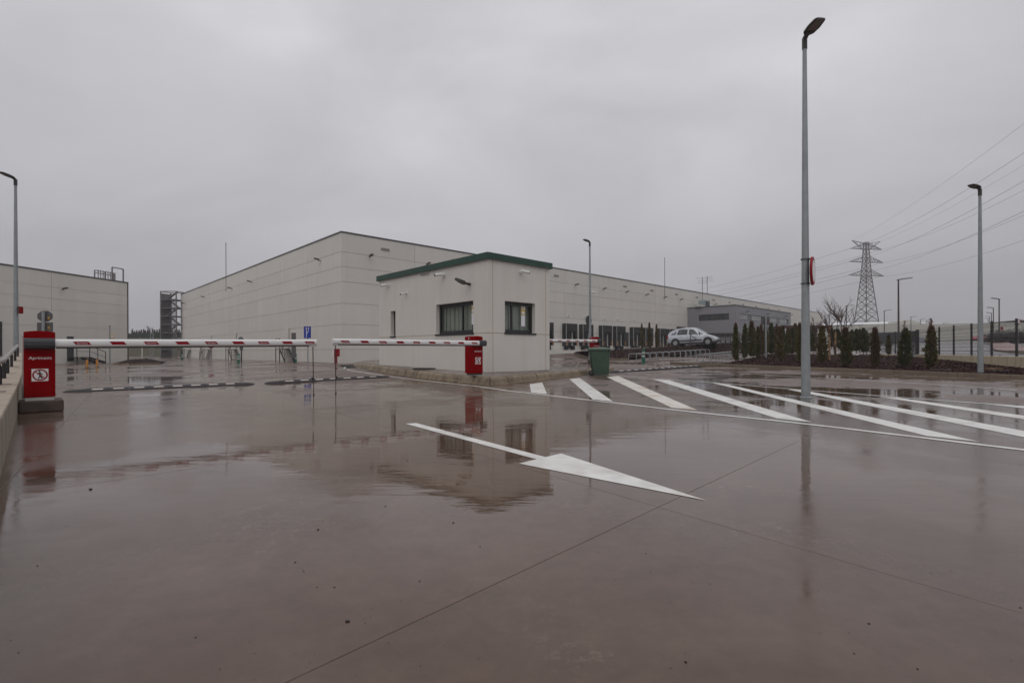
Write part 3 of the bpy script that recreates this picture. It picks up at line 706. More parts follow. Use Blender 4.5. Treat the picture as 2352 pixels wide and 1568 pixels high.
# ================================================================== SPEED BUMPS
def speed_bump(label, p, q, n, wd=.50, ht=.075):
    a, b_ = G(*p), G(*q); d = b_-a; L_ = Vector((d.x, d.y)).length
    t = thing('speed_bump', label, 'speed bump', a, math.atan2(d.y, d.x), 'rubber speed bumps across the lanes')
    t.rotation_euler = (0, -math.atan2(d.z, L_), math.atan2(d.y, d.x))
    cap = .45; sl = (L_-2*cap)/n
    sec = [(-wd/2, 0), (-wd/2+.012, .022), (-wd*.20, ht*.90), (0, ht), (wd*.20, ht*.90), (wd/2-.012, .022), (wd/2, 0)]
    for s_, x0, x1 in ((0, cap, 0), (1, L_-cap, L_)):
        vs_ = []
        for f_ in (0, .5, .85, 1.0):
            k = math.sqrt(max(0, 1-f_*f_))*.98+.02; x = x0+(x1-x0)*f_
            for y, z in sec: vs_.append((x, y*k, z*(k*.85+.05) if z else 0))
        MB().add(vs_, [(r_*7+i, r_*7+i+1, r_*7+8+i, r_*7+7+i) for r_ in range(3) for i in range(6)]).build('end_piece', M['bump'], t, smooth=50)
    for k in range(n):
        x0, x1 = cap+sl*k, cap+sl*(k+1)
        s1 = MB().poly([(x0+.004, y, z) for y, z in sec], (sl-.008, 0, 0)).build('segment', M['bump'], t, smooth=40)
        xm = (x0+x1)/2; hw = sl*.26
        zf_ = lambda y: .022+(ht*.90-.022)*(y+wd/2-.012)/(wd*.3-.012)+.003
        MB().poly([(xm-hw, -.115, zf_(-.115)), (xm+hw, -.115, zf_(-.115)), (xm+hw, -.185, zf_(-.185)), (xm-hw, -.185, zf_(-.185))]).build('reflector', M['reflector'], s1, fix=False)
speed_bump('long rubber speed bump under the left boom, light reflector dashes', (143, 901), (586, 882), 8)
speed_bump('rubber speed bump ending beside the island kerb under the second boom', (606, 881), (895, 865.5), 7)
speed_bump('rubber speed bump on the far side, right of the green bin', (1398, 855.5), (1607, 840.2), 13)

# ================================================================== GREEN WHEELED BIN
bp_ = G(1379, 863); bp_ += Vector((.02, .25, 0))
tb = thing('wheeled_bin', 'dark green plastic wheeled bin standing at the island corner', 'bin', bp_, R(-14))
def ringpts(hx, hy, z, cx=0, c=.07):
    return [(cx+sx*(hx-(c if a else 0)), sy*(hy-(0 if a else c)), z) for sx, sy, a in ((-1,-1,1), (1,-1,1), (1,-1,0), (1,1,0), (1,1,1), (-1,1,1), (-1,1,0), (-1,-1,0))]
lv = [(.30,.205,.03,.03), (.315,.215,.10,.028), (.37,.27,.80,0), (.38,.28,.93,-.01), (.405,.30,.935,-.01), (.405,.30,.985,-.01)]
vs_ = []
for hx, hy, z, cx in lv: vs_ += ringpts(hx, hy, z, cx)
n8 = 8
MB().add(vs_, [(r_*8+i, r_*8+(i+1) % 8, r_*8+8+(i+1) % 8, r_*8+8+i) for r_ in range(len(lv)-1) for i in range(8)]+[tuple(range(8))]).build('body', M['bin'], tb, smooth=35, bevel=.012)
vs_ = []
for hx, hy, z, cx in ((.415,.31,.972,-.01), (.415,.31,1.005,-.01), (.36,.27,1.045,-.01), (.20,.16,1.068,-.03)): vs_ += ringpts(hx, hy, z, cx)
MB().add(vs_, [(r_*8+i, r_*8+(i+1) % 8, r_*8+8+(i+1) % 8, r_*8+8+i) for r_ in range(3) for i in range(8)]+[tuple(range(24, 32))]).build('lid', M['bin_lid'], tb, smooth=30, bevel=.01)
MB().tube([(-.44,-.24,.99), (-.47,-.2,1.01), (-.47,.2,1.01), (-.44,.24,.99)], .016, 8).build('handle', M['bin'], tb, smooth=50)
for s_ in (-1, 1):
    w_ = MB().lathe([(.03,-.028), (.085,-.028), (.10,-.018), (.10,.018), (.085,.028), (.03,.028)], 20, (-.30, s_*.245, .10), axis='y').build('wheel', M['tyre'], tb, smooth=40)
    MB().lathe([(.02,-.034), (.05,-.031), (.05,.031), (.02,.034)], 12, (-.30, s_*.245, .10), axis='y').build('hub', M['charcoal'], w_, smooth=40)
MB().tube([(-.30,-.25,.10), (-.30,.25,.10)], .014, 8).build('axle', M['steel_black'], tb)
for s_ in (-.16, .16): MB().box(.385, .41, s_-.05, s_+.05, .86, .93).build('lug', M['bin'], tb, bevel=.008)

# ================================================================== LAMP POSTS
def lamp_post(label, px, Y, height, head_dir, z0=None, r0=.082, r1=.040, head=.46, tilt=9, name='lamp_post', extra=None):
    d = ray(px, HY); x = d.x*Y; z = T(x, Y) if z0 is None else z0
    t = thing(name, label, 'lamp post', (x, Y, z), 0, 'galvanised lamp posts round the yard')
    MB().lathe([(r0, 0), (r0*.97, .6), (r1, height)], 24).build('pole', M['galv'], t, smooth=50)
    hd = Vector((head_dir[0], head_dir[1], 0)).normalized()
    MB().tube([(0,0,height-.14), (0,0,height+.06), Vector((0,0,height+.10))+hd*.05, Vector((0,0,height+.13))+hd*.14], [r1*1.35, r1*1.35, r1*1.25, r1*1.1], 12).build('collar', M['lamp_body'], t, smooth=50)
    s_ = Vector((-hd.y, hd.x, 0)); dd = (hd*math.cos(R(tilt))+Vector((0,0,math.sin(R(tilt))))); up = dd.cross(s_)
    if up.z < 0: up = -up
    st = [(.06,.055,.04), (.11,.105,.05), (.26,.125,.055), (.42,.11,.04), (head+.04,.09,.018)]; b0 = Vector((0,0,height+.10)); vs_ = []
    for q, w, hh in st:
        for i, j in ((-1,-.25), (1,-.25), (.95,.35), (.5,.85), (-.5,.85), (-.95,.35)): vs_.append(b0+dd*q+s_*(i*w)+up*(j*hh))
    hdm = MB().add(vs_, [(k*6+i, k*6+(i+1) % 6, k*6+6+(i+1) % 6, k*6+6+i) for k in range(4) for i in range(6)]+[tuple(range(6)), tuple(range(24, 30))]).build('lamp_head', M['lamp_body'], t, smooth=35)
    q0, q1 = .20, .46
    MB().poly([b0+dd*q0+s_*.085-up*.016, b0+dd*q1+s_*.07-up*.012, b0+dd*q1-s_*.07-up*.012, b0+dd*q0-s_*.085-up*.016], -up*.006).build('lamp_lens', M['lens'], hdm)
    MB().lathe([(r0*1.3, 0), (r0*1.3, .02), (r0*1.02, .035)], 20).build('base_collar', M['galv'], t, smooth=30)
    return t
YL = G(1853, 914).y
hL = AT(1845, 97, YL).z
lp1 = lamp_post('tall galvanised lamp post standing among the white hatch stripes', 1850.5, YL, hL, (.10, -1), r1=.036, head=.42)
def disc_sign(parent, c, n_, r, front, back, rim=None, ring=None):
    n_ = Vector(n_).normalized(); s_ = Vector((-n_.y, n_.x, 0)).normalized(); up = Vector((0,0,1)); c = Vector(c); N = 32
    circ = lambda rr, o_: [c+n_*o_+(s_*math.cos(2*math.pi*k/N)+up*math.sin(2*math.pi*k/N))*rr for k in range(N)]
    p = MB().poly(circ(r, 0), n_*.04).build('sign_plate', back, parent, smooth=40)
    if ring: MB().poly(circ(r*.985, .0405), n_*.003).build('sign_border', ring, p)
    MB().poly(circ(r*.76 if ring else r*.97, .044), n_*.002).build('sign_face', front, p)
    if rim: 
        a, b_ = circ(r*1.012, .008), circ(r*1.012, .038)
        MB().add(a+b_, [(k, (k+1) % N, N+(k+1) % N, N+k) for k in range(N)]).build('sign_rim', rim, p, smooth=40)
    return p
zc = AT(1857, 623.5, YL).z
disc_sign(lp1, (.085, -.05, zc), (.80, -.60, 0), .275, M['white'], M['sign_back'], M['red_mark'], M['red_mark'])
for s_ in (-.24, .24): MB().lathe([(.083, -.012), (.083, .012)], 20, (0, 0, zc+s_)).build('clamp_band', M['sign_back'], lp1, smooth=30)
lp2 = lamp_post('galvanised lamp post at far left behind the parapet', 37, 18.3, 7.2, (-.15, -1))
zz = AT(46, 712, 18.3).z; MB().box(.09, .17, -.05, .07, zz-.13, zz+.13).build('control_box', M['brown_roof'], lp2); MB().box(.172, .20, -.05, .07, zz-.12, zz+.12).build('control_lid', M['red'], lp2)
pR = G(2255, 856, .14)
lp3 = lamp_post('galvanised lamp post in the bark bed near the right edge', 2252, pR.y, AT(2249, 440, pR.y).z-T(pR.x, pR.y)-.1, (-1, -.35), z0=T(pR.x, pR.y)+.1)
lp4 = lamp_post('distant galvanised lamp post behind the green bin and red barrier', 1355.5, 27.8, AT(1352, 560, 27.8).z-T(4.3, 27.8), (-.75, -.65))
zc = AT(1352, 735.5, 27.8).z-T(4.3, 27.8)
disc_sign(lp4, (-.05, .09, zc), (-.72, .69, 0), .27, M['white'], M['sign_back'])
zz = AT(1358, 671, 27.8).z-T(4.3, 27.8); cb = MB().tube([(.05,0,zz), (.14,-.02,zz)], .03, 8).build('security_camera', M['white_plastic'], lp4, smooth=40); MB().tube([(.12,-.02,zz), (.28,-.12,zz-.02)], .05, 10).build('camera_body', M['white_plastic'], cb, smooth=40)

def street_lamp(px, ptop, Y, h, hdx, lab):
    d = ray(px, ptop); x = d.x*Y; zt = H+d.z*Y
    t = thing('street_lamp', lab, 'street lamp', (x, Y, zt-h), 0, 'street lamps along the road beyond the fence')
    MB().lathe([(.10, 0), (.09, 1.2), (.065, h)], 12).build('pole', M['steel_brown'], t, smooth=50)
    hd = Vector((hdx, -.15, 0)).normalized()
    MB().bar(Vector((0,0,h))-hd*.12, Vector((0,0,h+.10))+hd*.45, .10, .09).build('arm', M['steel_brown'], t)
    MB().poly([Vector((0,0,h+.04))+hd*.3+Vector((-hd.y,hd.x,0))*.16, Vector((0,0,h+.12))+hd*1.15+Vector((-hd.y,hd.x,0))*.14, Vector((0,0,h+.12))+hd*1.15-Vector((-hd.y,hd.x,0))*.14, Vector((0,0,h+.04))+hd*.3-Vector((-hd.y,hd.x,0))*.16], (0,0,.10)).build('lamp_head', M['galv'], t)
for px, pt, Y, h, hdx, lab in ((2063.5, 643, 48, 7.6, 1, 'brown street lamp right of the pylon, nearest of the street lamps'), (2031, 714, 95, 8.2, 1, 'far brown street lamp just right of the pylon legs'),
    (2294.8, 687.5, 66, 8.2, -1, 'brown street lamp at far right, tallest of the receding row'), (2281.5, 708, 86, 8.4, -1, 'second brown street lamp of the receding row at far right'),
    (2277, 719.5, 104, 8.6, -1, 'third brown street lamp of the receding row at far right'), (2272.6, 727, 122, 8.8, -1, 'fourth brown street lamp of the receding row at far right'),
    (2269.5, 731.5, 138, 9, -1, 'last and smallest brown street lamp of the receding row'), (2092.3, 728, 115, 8, 1, 'faint street lamp in front of the far cream warehouse gable'),
    (2114, 734, 125, 8, 1, 'faint street lamp left of the far blue glass block'), (2128.8, 736, 132, 8, 1, 'faint street lamp before the far blue glass block'),
    (2167.5, 742, 140, 7.5, 1, 'lone faint street lamp behind the gate end post'), (1943.5, 703, 85, 7.8, 1, 'thin street lamp against the left leg of the pylon')):
    street_lamp(px, pt, Y, h, hdx, lab)

# ================================================================== BIG WAREHOUSE
W = G(785, 833); WH = AT(784, 531, W.y).z
wh = thing('big_warehouse', 'huge cream precast-panel warehouse with row of dark loading docks', 'warehouse', (W.x, W.y, 0), ALPHA)
WR = hit(1890, 718, W, U, V)[0]; WL = hit(415, 700, W, V, U)[0]
cz = [-1.0] + [AT(785, y, W.y).z for y in (801.5, 751, 698, 646, 610.5, 578)] + [WH-.10]
cz = [-1.0] + [hit(845, y, W, U, V)[1] for y in (800, 746.5, 700, 652, 618.7, 586)][0:0] + [1.15] + [hit(845, y, W, U, V)[1] for y in (746.5, 700, 652, 618.7, 586)] + [WH-.10]
PW = 7.3; gp = .028
pm = {}
def wpanel(wd, h_):
    k = (round(wd, 3), round(h_, 3))
    if k not in pm: pm[k] = MB().box(0, wd, 0, .05, 0, h_).mesh('wall_panel', M['wall'])
    return pm[k]
for side, total in (('y', WR), ('x', WL)):
    x = .0; i = 0
    while x < total-.2:
        wd = min(PW, total-x)
        for a, b_ in zip(cz, cz[1:]):
            o = link('wall_panel', wpanel(wd-gp, b_-a-gp), wh)
            if side == 'y': o.location = (x+gp/2+(.051 if i == 0 else 0)*0, 0, a+gp/2)
            else: o.location = (.0, x+gp/2, a+gp/2); o.rotation_euler.z = R(90); o.scale = (1, -1, 1)
        x += wd; i += 1
MB().box(.035, WR, .035, WL, -1, WH-.12).build('core', M['core'], wh)
mb = MB(); mb.box(-.05, WR+.05, -.05, .25, WH-.10, WH+.02); mb.box(-.05, .25, .25, WL+.05, WH-.10, WH+.02); mb.box(.25, WR+.05, WL-.2, WL+.05, WH-.10, WH+.02); mb.box(WR-.2, WR+.05, .25, WL-.2, WH-.10, WH+.02)
mb.build('parapet_cap', M['cap'], wh)
def wall_lamp(side, a, z, par, s=.62):
    mb = MB(); mb.box(a-.05*s, a+.05*s, -.30*s, 0, z-.03, z+.03); mb.poly([(a-.22*s, -.28*s, z+.02), (a+.22*s, -.28*s, z+.02), (a+.18*s, -.95*s, z+.16*s), (a-.18*s, -.95*s, z+.16*s)], (0,0,.10))
    turn(mb, side).build('wall_lamp', M['lamp_body'], par)
zl = cz[-2]-.12
zr7 = ZR(1200, 840, .35714); z5r = ZR(2030, 1050, .2551); z6r = ZR(2450, 1050, .2551)
for px in (zr7(520,0)[0], zr7(1120,0)[0], z5r(495,0)[0], z5r(905,0)[0], z5r(1237,0)[0], z5r(1530,0)[0], z5r(1800,0)[0], z6r(390,0)[0], 1640, 1668, 1695, 1722, 1750, 1780, 1815):
    wall_lamp('y', hit(px, 700, W, U, V)[0], zl-.02, wh)
for px in (zr7(10,0)[0]-2, 622, 470+0, 533*0+636*0+527): pass
z2r = ZR(550, 1050, .2976)
for px in (zr7(8,0)[0], z2r(1080,0)[0]+46, z2r(1080,0)[0], z2r(738,0)[0], z2r(485,0)[0]):
    wall_lamp('x', hit(px, 700, W, V, U)[0], zl-.1, wh)
for px in (zr7(687,0)[0], zr4(922,0)[0], zr4(1977,0)[0], z5r(1230,0)[0], z5r(1625,0)[0], z6r(340,0)[0], z6r(640,0)[0], z6r(885,0)[0], z6r(1120,0)[0], z6r(1320,0)[0], z6r(1510,0)[0], z6r(1690,0)[0], z6r(1845,0)[0]):
    a = hit(px, 700, W, U, V)[0]; MB().box(a-.42, a+.42, -.06, 0, WH-1.08, WH-.88).build('vent_slot', M['vent'], wh)
# docks
dz0 = 1.35; dock_x = [hit(1271.6, 700, W, U, V)[0]-2.95] + [hit(z5r(x, 0)[0], 700, W, U, V)[0] for x in (305, 553, 842, 1050, 1295, 1478, 1690, 1835)]
dw, dh = 2.25, 2.75
def dock(a):
    zb = 1.62; zt = zb+dh
    s_ = MB(); s_.box(a, a+.36, -.62, -.01, zb, zt); s_.box(a+dw-.36, a+dw, -.62, -.01, zb, zt); s_.box(a+.36, a+dw-.36, -.62, -.01, zt-.95, zt)
    so = s_.build('dock_shelter', M['dock'], wh)
    MB().box(a+.38, a+dw-.38, -.16, -.012, zb-.35, zt-.96).build('dock_door', M['dock_door'], so)
    MB().box(a+.002, a+.04, -.66, -.621, zb, zt-.02).build('lit_edge', M['pale_grey'], so)  # pale strip puts the lit edge of the shelter into the colour
    MB().box(a+dw-.66, a+dw-.52, -.30, -.17, zb-.05, zt-1.0).build('side_rail', M['pale_grey'], so)
    for k in (.20, dw-.18): MB().box(a+k-.045, a+k+.045, -.70, -.63, zb+.05, zb+.62).build('bumper_mark', M['yellow'], so)
    for k in (.5, dw-.5): MB().box(a+k-.1, a+k+.1, -.55, -.012, zb-.55, zb-.04).build('bumper_block', M['black'], so)
    nb = MB().box(a+dw/2-.22, a+dw/2+.22, -.06, 0, zt+.85, zt+1.2).build('number_plate', M['white'], wh)
    MB().box(a+dw/2-.02, a+dw/2+.13, -.065, -.061, zt+.93, zt+1.1).build('number_mark', M['sign_back'], nb)
for a in dock_x: dock(a)
a = hit(z5r(1220,0)[0], 700, W, U, V)[0]; MB().box(a, a+.95, -.08, -.01, 1.55, 3.6).build('door', M['charcoal'], wh)
a = hit(z6r(340,0)[0], 700, W, U, V)[0]; MB().box(a, a+3.0, -.08, -.01, 1.6, 4.9).build('roller_door', M['dock'], wh)
MB().box(24, 62, -.9, -.012, -.6, 1.02).build('dock_ledge', M['wall2'], wh)
# lightning rods
for side, px in (('x', 519.5), ('y', 1526.5)):
    a = hit(px, 640, W, V if side == 'x' else U, U if side == 'x' else V)[0]
    p = (-.02, a) if side == 'x' else (a, -.02)
    MB().tube([(p[0], p[1], WH-2.0), (p[0], p[1], WH+4.6)], .045, 6).build('lightning_rod', M['galv_dark'], wh)

# outside steps on the left face
def metal_stair(label, pos, rot, h, flip=1, run=None, door=True):
    t = thing('metal_stair', label, 'stairs', pos, rot, 'dark steel outside stairs on the buildings')
    run = run or h*1.15; lw = 1.15; dpt = 1.0
    # local: wall on +y side at y=0; landing at x 0..lw, flight going to +x*flip
    MB().box(min(0, lw*flip), max(0, lw*flip), -dpt, -.03, h-.06, h).build('landing', M['steel_black'], t)
    for xx in (.04, lw-.04):
        for yy in (-dpt+.04,): MB().bar((xx*flip, yy, -.05), (xx*flip, yy, h-.06), .07).build('leg', M['steel_brown'], t)
    n = max(4, int(h/.18))
    for yy in (-dpt+.03, -.07): MB().bar((lw*flip, yy, h-.08), ((lw+run)*flip, yy, .0), .05, .20).build('stringer', M['steel_black'], t)
    for k in range(n):
        x = (lw+run*(k+.5)/n)*flip; z = h-h*(k+.7)/n
        MB().box(x-.13, x+.13, -dpt+.06, -.10, z-.02, z+.012).build('tread', M['steel_black'], t)
    yy = -dpt+.03
    hr = MB(); hr.bar((0, yy, h+1), (lw*flip, yy, h+1), .045); hr.bar((lw*flip, yy, h+1), ((lw+run)*flip, yy, 1.0), .045); hr.bar((0, yy, h+.5), (lw*flip, yy, h+.5), .03); hr.bar((lw*flip, yy, h+.5), ((lw+run)*flip, yy, .5), .03)
    for f_ in (0, 1): hr.bar((lw*f_*flip, yy, h), (lw*f_*flip, yy, h+1), .045)
    hr.bar(((lw+run*.5)*flip, yy, h*.5), ((lw+run*.5)*flip, yy, h*.5+1), .04); hr.bar(((lw+run)*flip, yy, 0), ((lw+run)*flip, yy, 1), .045)
    hr.build('hand_rail', M['steel_black'], t)
    if door: MB().box(.1*flip if flip > 0 else -lw+.1, lw-.1 if flip > 0 else -.1, -.05, -.012, h, h+2.1).build('door', M['wall'], t)
    return t
zb2 = ZR(640, 1240, .2551)
for px, lab, flip, h in ((zb2(1690,0)[0], 'dark steel stair behind the left boom tip, nearest on the big warehouse', -1, 1.30), (zb2(935,0)[0], 'dark steel stair under the middle of the left boom', -1, 1.30),
                 (zb2(605,0)[0], 'dark steel stair third along the big warehouse, beside a red sign', 1, 1.35), (zb2(300,0)[0], 'farthest dark steel stair near the lattice stair tower', 1, 1.35)):
    a = hit(px, 700, W, V, U)[0]; P = W+V*a
    # wall on local +y: local +y must point to U, so local x = -V
    metal_stair(lab, (P.x-U.x*.05, P.y-U.y*.05, T(P.x, P.y)), ALPHA-R(90), h, -flip if False else (1 if flip < 0 else -1))

# lattice stair tower at the far end
tw = thing('stair_tower', 'tall galvanised lattice stair tower at the far end of the big warehouse', 'stair tower', (0,0,0))
P = W+V*(WL+.3); Pb = AT(399, 811, P.y-.5); wT = 1.35; hT = AT(399, 671, P.y-.5).z
tw.location = (Pb.x, Pb.y, 0)
for sx in (-1, 1):
    for sy in (-1, 1): MB().bar((sx*wT, sy*1.3, -.1), (sx*wT, sy*1.3, hT), .16).build('column', M['galv_dark'], tw)
nl = 8
for k in range(1, nl+1):
    z = hT*k/(nl+.0)
    for q in ((-wT,-1.3,wT,-1.3), (-wT,1.3,wT,1.3), (-wT,-1.3,-wT,1.3), (wT,-1.3,wT,1.3)): MB().bar((q[0],q[1],z), (q[2],q[3],z), .12).build('ring_beam', M['galv_dark'], tw)
    if k < nl:
        s_ = 1 if k % 2 else -1
        MB().bar((-wT*.7*s_, -.4*s_, z), (wT*.7*s_, -.4*s_, z+hT/nl), .5, .12).build('flight', M['galv_dark'], tw)
        MB().box(-wT, wT, -1.2, 1.2, z-.05, z+.02).build('landing', M['galv_dark'], tw)
mb = MB()
for k in range(28):
    y = -1.3+2.6*k/27; mb.bar((-wT, y, 0), (-wT, y, hT-.3), .055)
for k in range(10):
    x = wT*.35+wT*.65*k/9; mb.bar((x, -1.3, 0), (x, -1.3, hT-1.2), .03)
mb.build('side_screen', M['galv_dark'], tw)

# ================================================================== GREY OFFICE BLOCK
oa = hit(1579, 720, W, U, V)[0]; OW = W+U*oa
def along(O, axis, px):
    k = ray(px, HY).x; return (k*O.y-O.x)/(axis.x-k*axis.y)
ob = along(OW, -V, 1689); OC = OW-V*ob; oc = along(OC, U, 1816.6); OH = AT(1689, 699, OC.y).z
of = thing('office_block', 'grey two-storey office block projecting from the big warehouse', 'office', (OC.x, OC.y, 0), ALPHA)
hz6 = lambda x, y, O, ax, n_: hit(*z6r(x, y), O, ax, n_)
wl0, wl1 = hz6(1113, 500, OC, V, U)[0], hz6(668, 500, OC, V, U)[0]; wz0, wz1 = hz6(1113, 582, OC, V, U)[1], hz6(1113, 487, OC, V, U)[1]
wr0, wr1 = hz6(1270, 500, OC, U, V)[0], hz6(1990, 600, OC, U, V)[0]; rz0, rz1 = hz6(1270, 583, OC, U, V)[1], hz6(1270, 490, OC, U, V)[1]
turn(panel_cells(0, ob+.5, 0, OH-.2, [(wl0, wl1, wz0, wz1)], reveal=.18), 'x').build('wall', M['grey_wall'], of, fix=False)
panel_cells(0, oc, 0, OH-.2, [(wr0, wr1, rz0, rz1)], reveal=.18).build('wall', M['grey_wall'], of, fix=False)
MB().box(oc-.05, oc, .05, ob+.5, 0, OH-.2).build('wall', M['grey_wall'], of)
MB().box(-.04, oc+.04, -.04, ob+.5, OH-.2, OH).build('roof', M['cap'], of)
n = 7
for k in range(n):
    a = wl0+(wl1-wl0)*k/n; b_ = wl0+(wl1-wl0)*(k+1)/n
    turn(MB().box(a+.04, b_-.04, .12, .15, wz0+.10, wz1-.06), 'x').build('pane', M['glass_dark'], of)
turn(MB().box(wl0, wl1, .151, .2, wz0, wz1), 'x').build('window_frame', M['dark_frame'], of)
n = 26
for k in range(n):
    a = wr0+(wr1-wr0)*k/n; b_ = wr0+(wr1-wr0)*(k+1)/n
    MB().box(a+.05, b_-.05, .12, .15, rz0+.10, rz1-.06).build('pane', M['glass_dark'] if k in (4, 5, 19, 20, 25) else M['glass_grey'], of)
MB().box(wr0, wr1, .151, .2, rz0, rz1).build('window_frame', M['dark_frame'], of)
for k in (.16, .5, .86): wall_lamp('y', oc*k, OH-1.0, of)
turn(MB().box(wl0-.2, wl1-.2, .02, .05, 3.0, 3.9), 'x') 
MB().box(ob*0-.05, -.012, wl0*.2, wl1*.8, 3.1, 3.7).build('low_window', M['glass_dark'], of)
MB().box(oc*.35, oc*.95, -.05, -.012, 1.4, 3.6).build('entrance_glazing', M['glass_dark'], of)
ac = thing('rooftop_unit', 'ventilation unit standing on the grey office roof', 'air unit', OC+V*(ob*.75)+U*2.0+Vector((0,0,OH)), ALPHA)
MB().box(-.8, .8, -.6, .6, 0, 1.2).build('housing', M['far_glass'], ac); MB().box(-.7, .7, -.62, -.601, .1, 1.0).build('grille', M['dark_frame'], ac); MB().box(-2.6, -.9, -.5, .5, 0, .35).build('duct', M['pale_grey'], ac)
at_ = thing('roof_antenna', 'thin lattice antenna mast above the grey office roof', 'antenna', OC+V*(ob*.75)+U*1.6+Vector((0,.3,OH)), 0)
mb = MB(); mb.tube([(0,0,0), (0,0,5.2)], .05, 6)
for z, l in ((5.0,1.0), (4.6,.8), (4.2,.9)): mb.bar((-l,0,z), (l,0,z), .04)
mb.build('mast', M['galv_dark'], at_)
at2 = thing('roof_antenna', 'thin aerial on the big warehouse roof left of the office', 'antenna', AT(1626.5, 684, 88)*1.0, 0); at2.location.z = WH-.2
mb = MB(); mb.tube([(0,0,0), (0,0,3.2)], .05, 6)
for z in (3.0, 2.6, 2.2): mb.bar((-.2,0,z), (1.0,0,z+.1), .04)
mb.build('mast', M['galv_dark'], at2)
at2.location = (W+U*hit(1626.5, 700, W, U, V)[0]+V*.15)+Vector((0,0,WH+.0))

# ================================================================== LEFT WAREHOUSE
LD = Vector((.151, .988, 0)).normalized(); LO = Vector((ray(294, 806).x*50, 50, 0)); LH = AT(293, 649, 50).z
lw = thing('left_warehouse', 'cream precast warehouse at the left edge with roof rails', 'warehouse', LO, math.atan2(LD.y, LD.x))
lz = [-.3] + [LH*f_ for f_ in (.232, .406, .582, .706, .830)] + [LH-.06]
x = 0
while x > -36:
    for a, b_ in zip(lz, lz[1:]):
        o = link('wall_panel', wpanel(7.2-gp, b_-a-gp), lw); o.location = (x-7.2+gp/2, 0, a+gp/2)
    x -= 7.2
MB().box(-36, -.0, .035, 30, -.3, LH-.08).build('core', M['wall'], lw)
MB().box(-36, .04, -.05, .22, LH-.06, LH+.05).build('parapet_cap', M['cap'], lw)
MB().box(-.06, .03, -.045, .03, 0, LH).build('downpipe', M['steel_brown'], lw)
LN = Vector((-LD.y, LD.x, 0))
lh = lambda px, py: hit(px, py, LO, LD, LN)
zl1 = ZR(0, 600, .4464); z1r = ZR(0, 1150, .287)
a0, _ = lh(*zl1(818, 990)); a1, _ = lh(*zl1(1072, 990))
rl = MB()
for f_ in (0, .33, .62): rl.bar((a0+(a1-a0)*f_, .3, LH), (a0+(a1-a0)*f_, .3, LH+.75), .08)
rl.bar((a0, .3, LH+.75), (a0+(a1-a0)*.62, .3, LH+.75), .07); rl.bar((a0+(a1-a0)*.35, 1.4, LH+.7), (a1, 1.4, LH+.7), .07)
for k in range(8): rl.bar((a0+(a1-a0)*(.4+.08*k), 1.3, LH), (a0+(a1-a0)*(.4+.08*k), 1.3, LH+1.0), .05)
rl.bar((a0+(a1-a0)*.62, .5, LH+1.35), (a1, .5, LH+1.35), .09); rl.bar((a0+(a1-a0)*.62, .5, LH), (a0+(a1-a0)*.62, .5, LH+1.35), .09); rl.bar((a1, .5, LH), (a1, .5, LH+1.35), .09)
rl.build('roof_rail', M['galv_dark'], lw)
a, z = lh(*zl1(522, 1088)); wall_lamp('y', a, z, lw, .55)
a, z = lh(*z1r(1462, 388)); s1 = MB().box(a-.2, a+.2, -.04, -.002, z-.16, z+.16).build('wall_notice', M['yellow_notice'], lw); MB().box(a-.15, a+.15, -.044, -.041, z-.1, z+.1).build('notice_face', M['paper'], s1)
a0, z0 = lh(*z1r(875, 712)); a1, _ = lh(*z1r(960, 712))
MB().box(a0, a1, -.04, -.002, z0, z0+2.2).build('door', M['charcoal'], lw)
a2, _ = lh(*z1r(22, 700)); MB().box(a2-2.4, a2, -.06, -.002, .7, 3.4).build('roller_door', M['dock'], lw)
P = LO+LD*a0; metal_stair('dark steel stair at a dark door of the left warehouse', (P.x+.05*LD.y, P.y-.05*LD.x, 0), math.atan2(LD.y, LD.x), max(.55, z0), 1, run=1.5, door=False)
for px, py, lab in ((1137, 797, 'yellow bollard right at the foot of the left warehouse stair'), (1268, 788, 'yellow bollard farther from the left warehouse stair')):
    p = G(*z1r(px, py)); p = AT(*z1r(px, py), min(p.y, 43)); p.z = 0
    t = thing('bollard', lab, 'bollard', p, 0, 'yellow bollards by the stair')
    MB().lathe([(.062, 0), (.062, .46), (.045, .50)], 14).build('post', M['yellow'], t, smooth=40); MB().lathe([(.12,0), (.12,.03)], 14).build('base_plate', M['steel_black'], t)
# mulch mound and posts beside it
z7b = ZR(440, 1080, .2041)
mp_ = [G(*z7b(*q)) for q in ((-60,1410), (215,1418), (500,1410), (775,1402))]
mq_ = [AT(*z7b(-60,1395), 47), AT(*z7b(215,1312), 48), AT(*z7b(540,1290), 50), AT(*z7b(905,1362), 50)]
mb = MB(); rows = [[a.lerp(b_, f_) + Vector((0,0,.12*math.sin(math.pi*f_))) for a, b_ in zip(mp_, mq_)] for f_ in (0,.25,.5,.75,1)] + [[b_+Vector((.3,5,-1.0)) for b_ in mq_]]
for r_ in rows: mb.v += [tuple(p) for p in r_]
mb.f = [(j*4+i, j*4+i+1, j*4+5+i, j*4+4+i) for j in range(5) for i in range(3)]; mb.m = [0]*15
tag(mb.build('mulch_mound', M['mulch'], smooth=60), kind='structure')
t = thing('kerb_edge', 'pale kerb edging the dark mulch mound by the left warehouse', 'kerb', mp_[0])
for a, b_ in zip(mp_, mp_[1:]):
    for k in range(3): 
        p, q = a.lerp(b_, k/3)-mp_[0], a.lerp(b_, (k+1)/3)-mp_[0]
        MB().bar(p+(q-p)*.01+Vector((0,0,.05)), q+Vector((0,0,.05)), .2, .14).build('kerb_stone', M['kerb'], t)
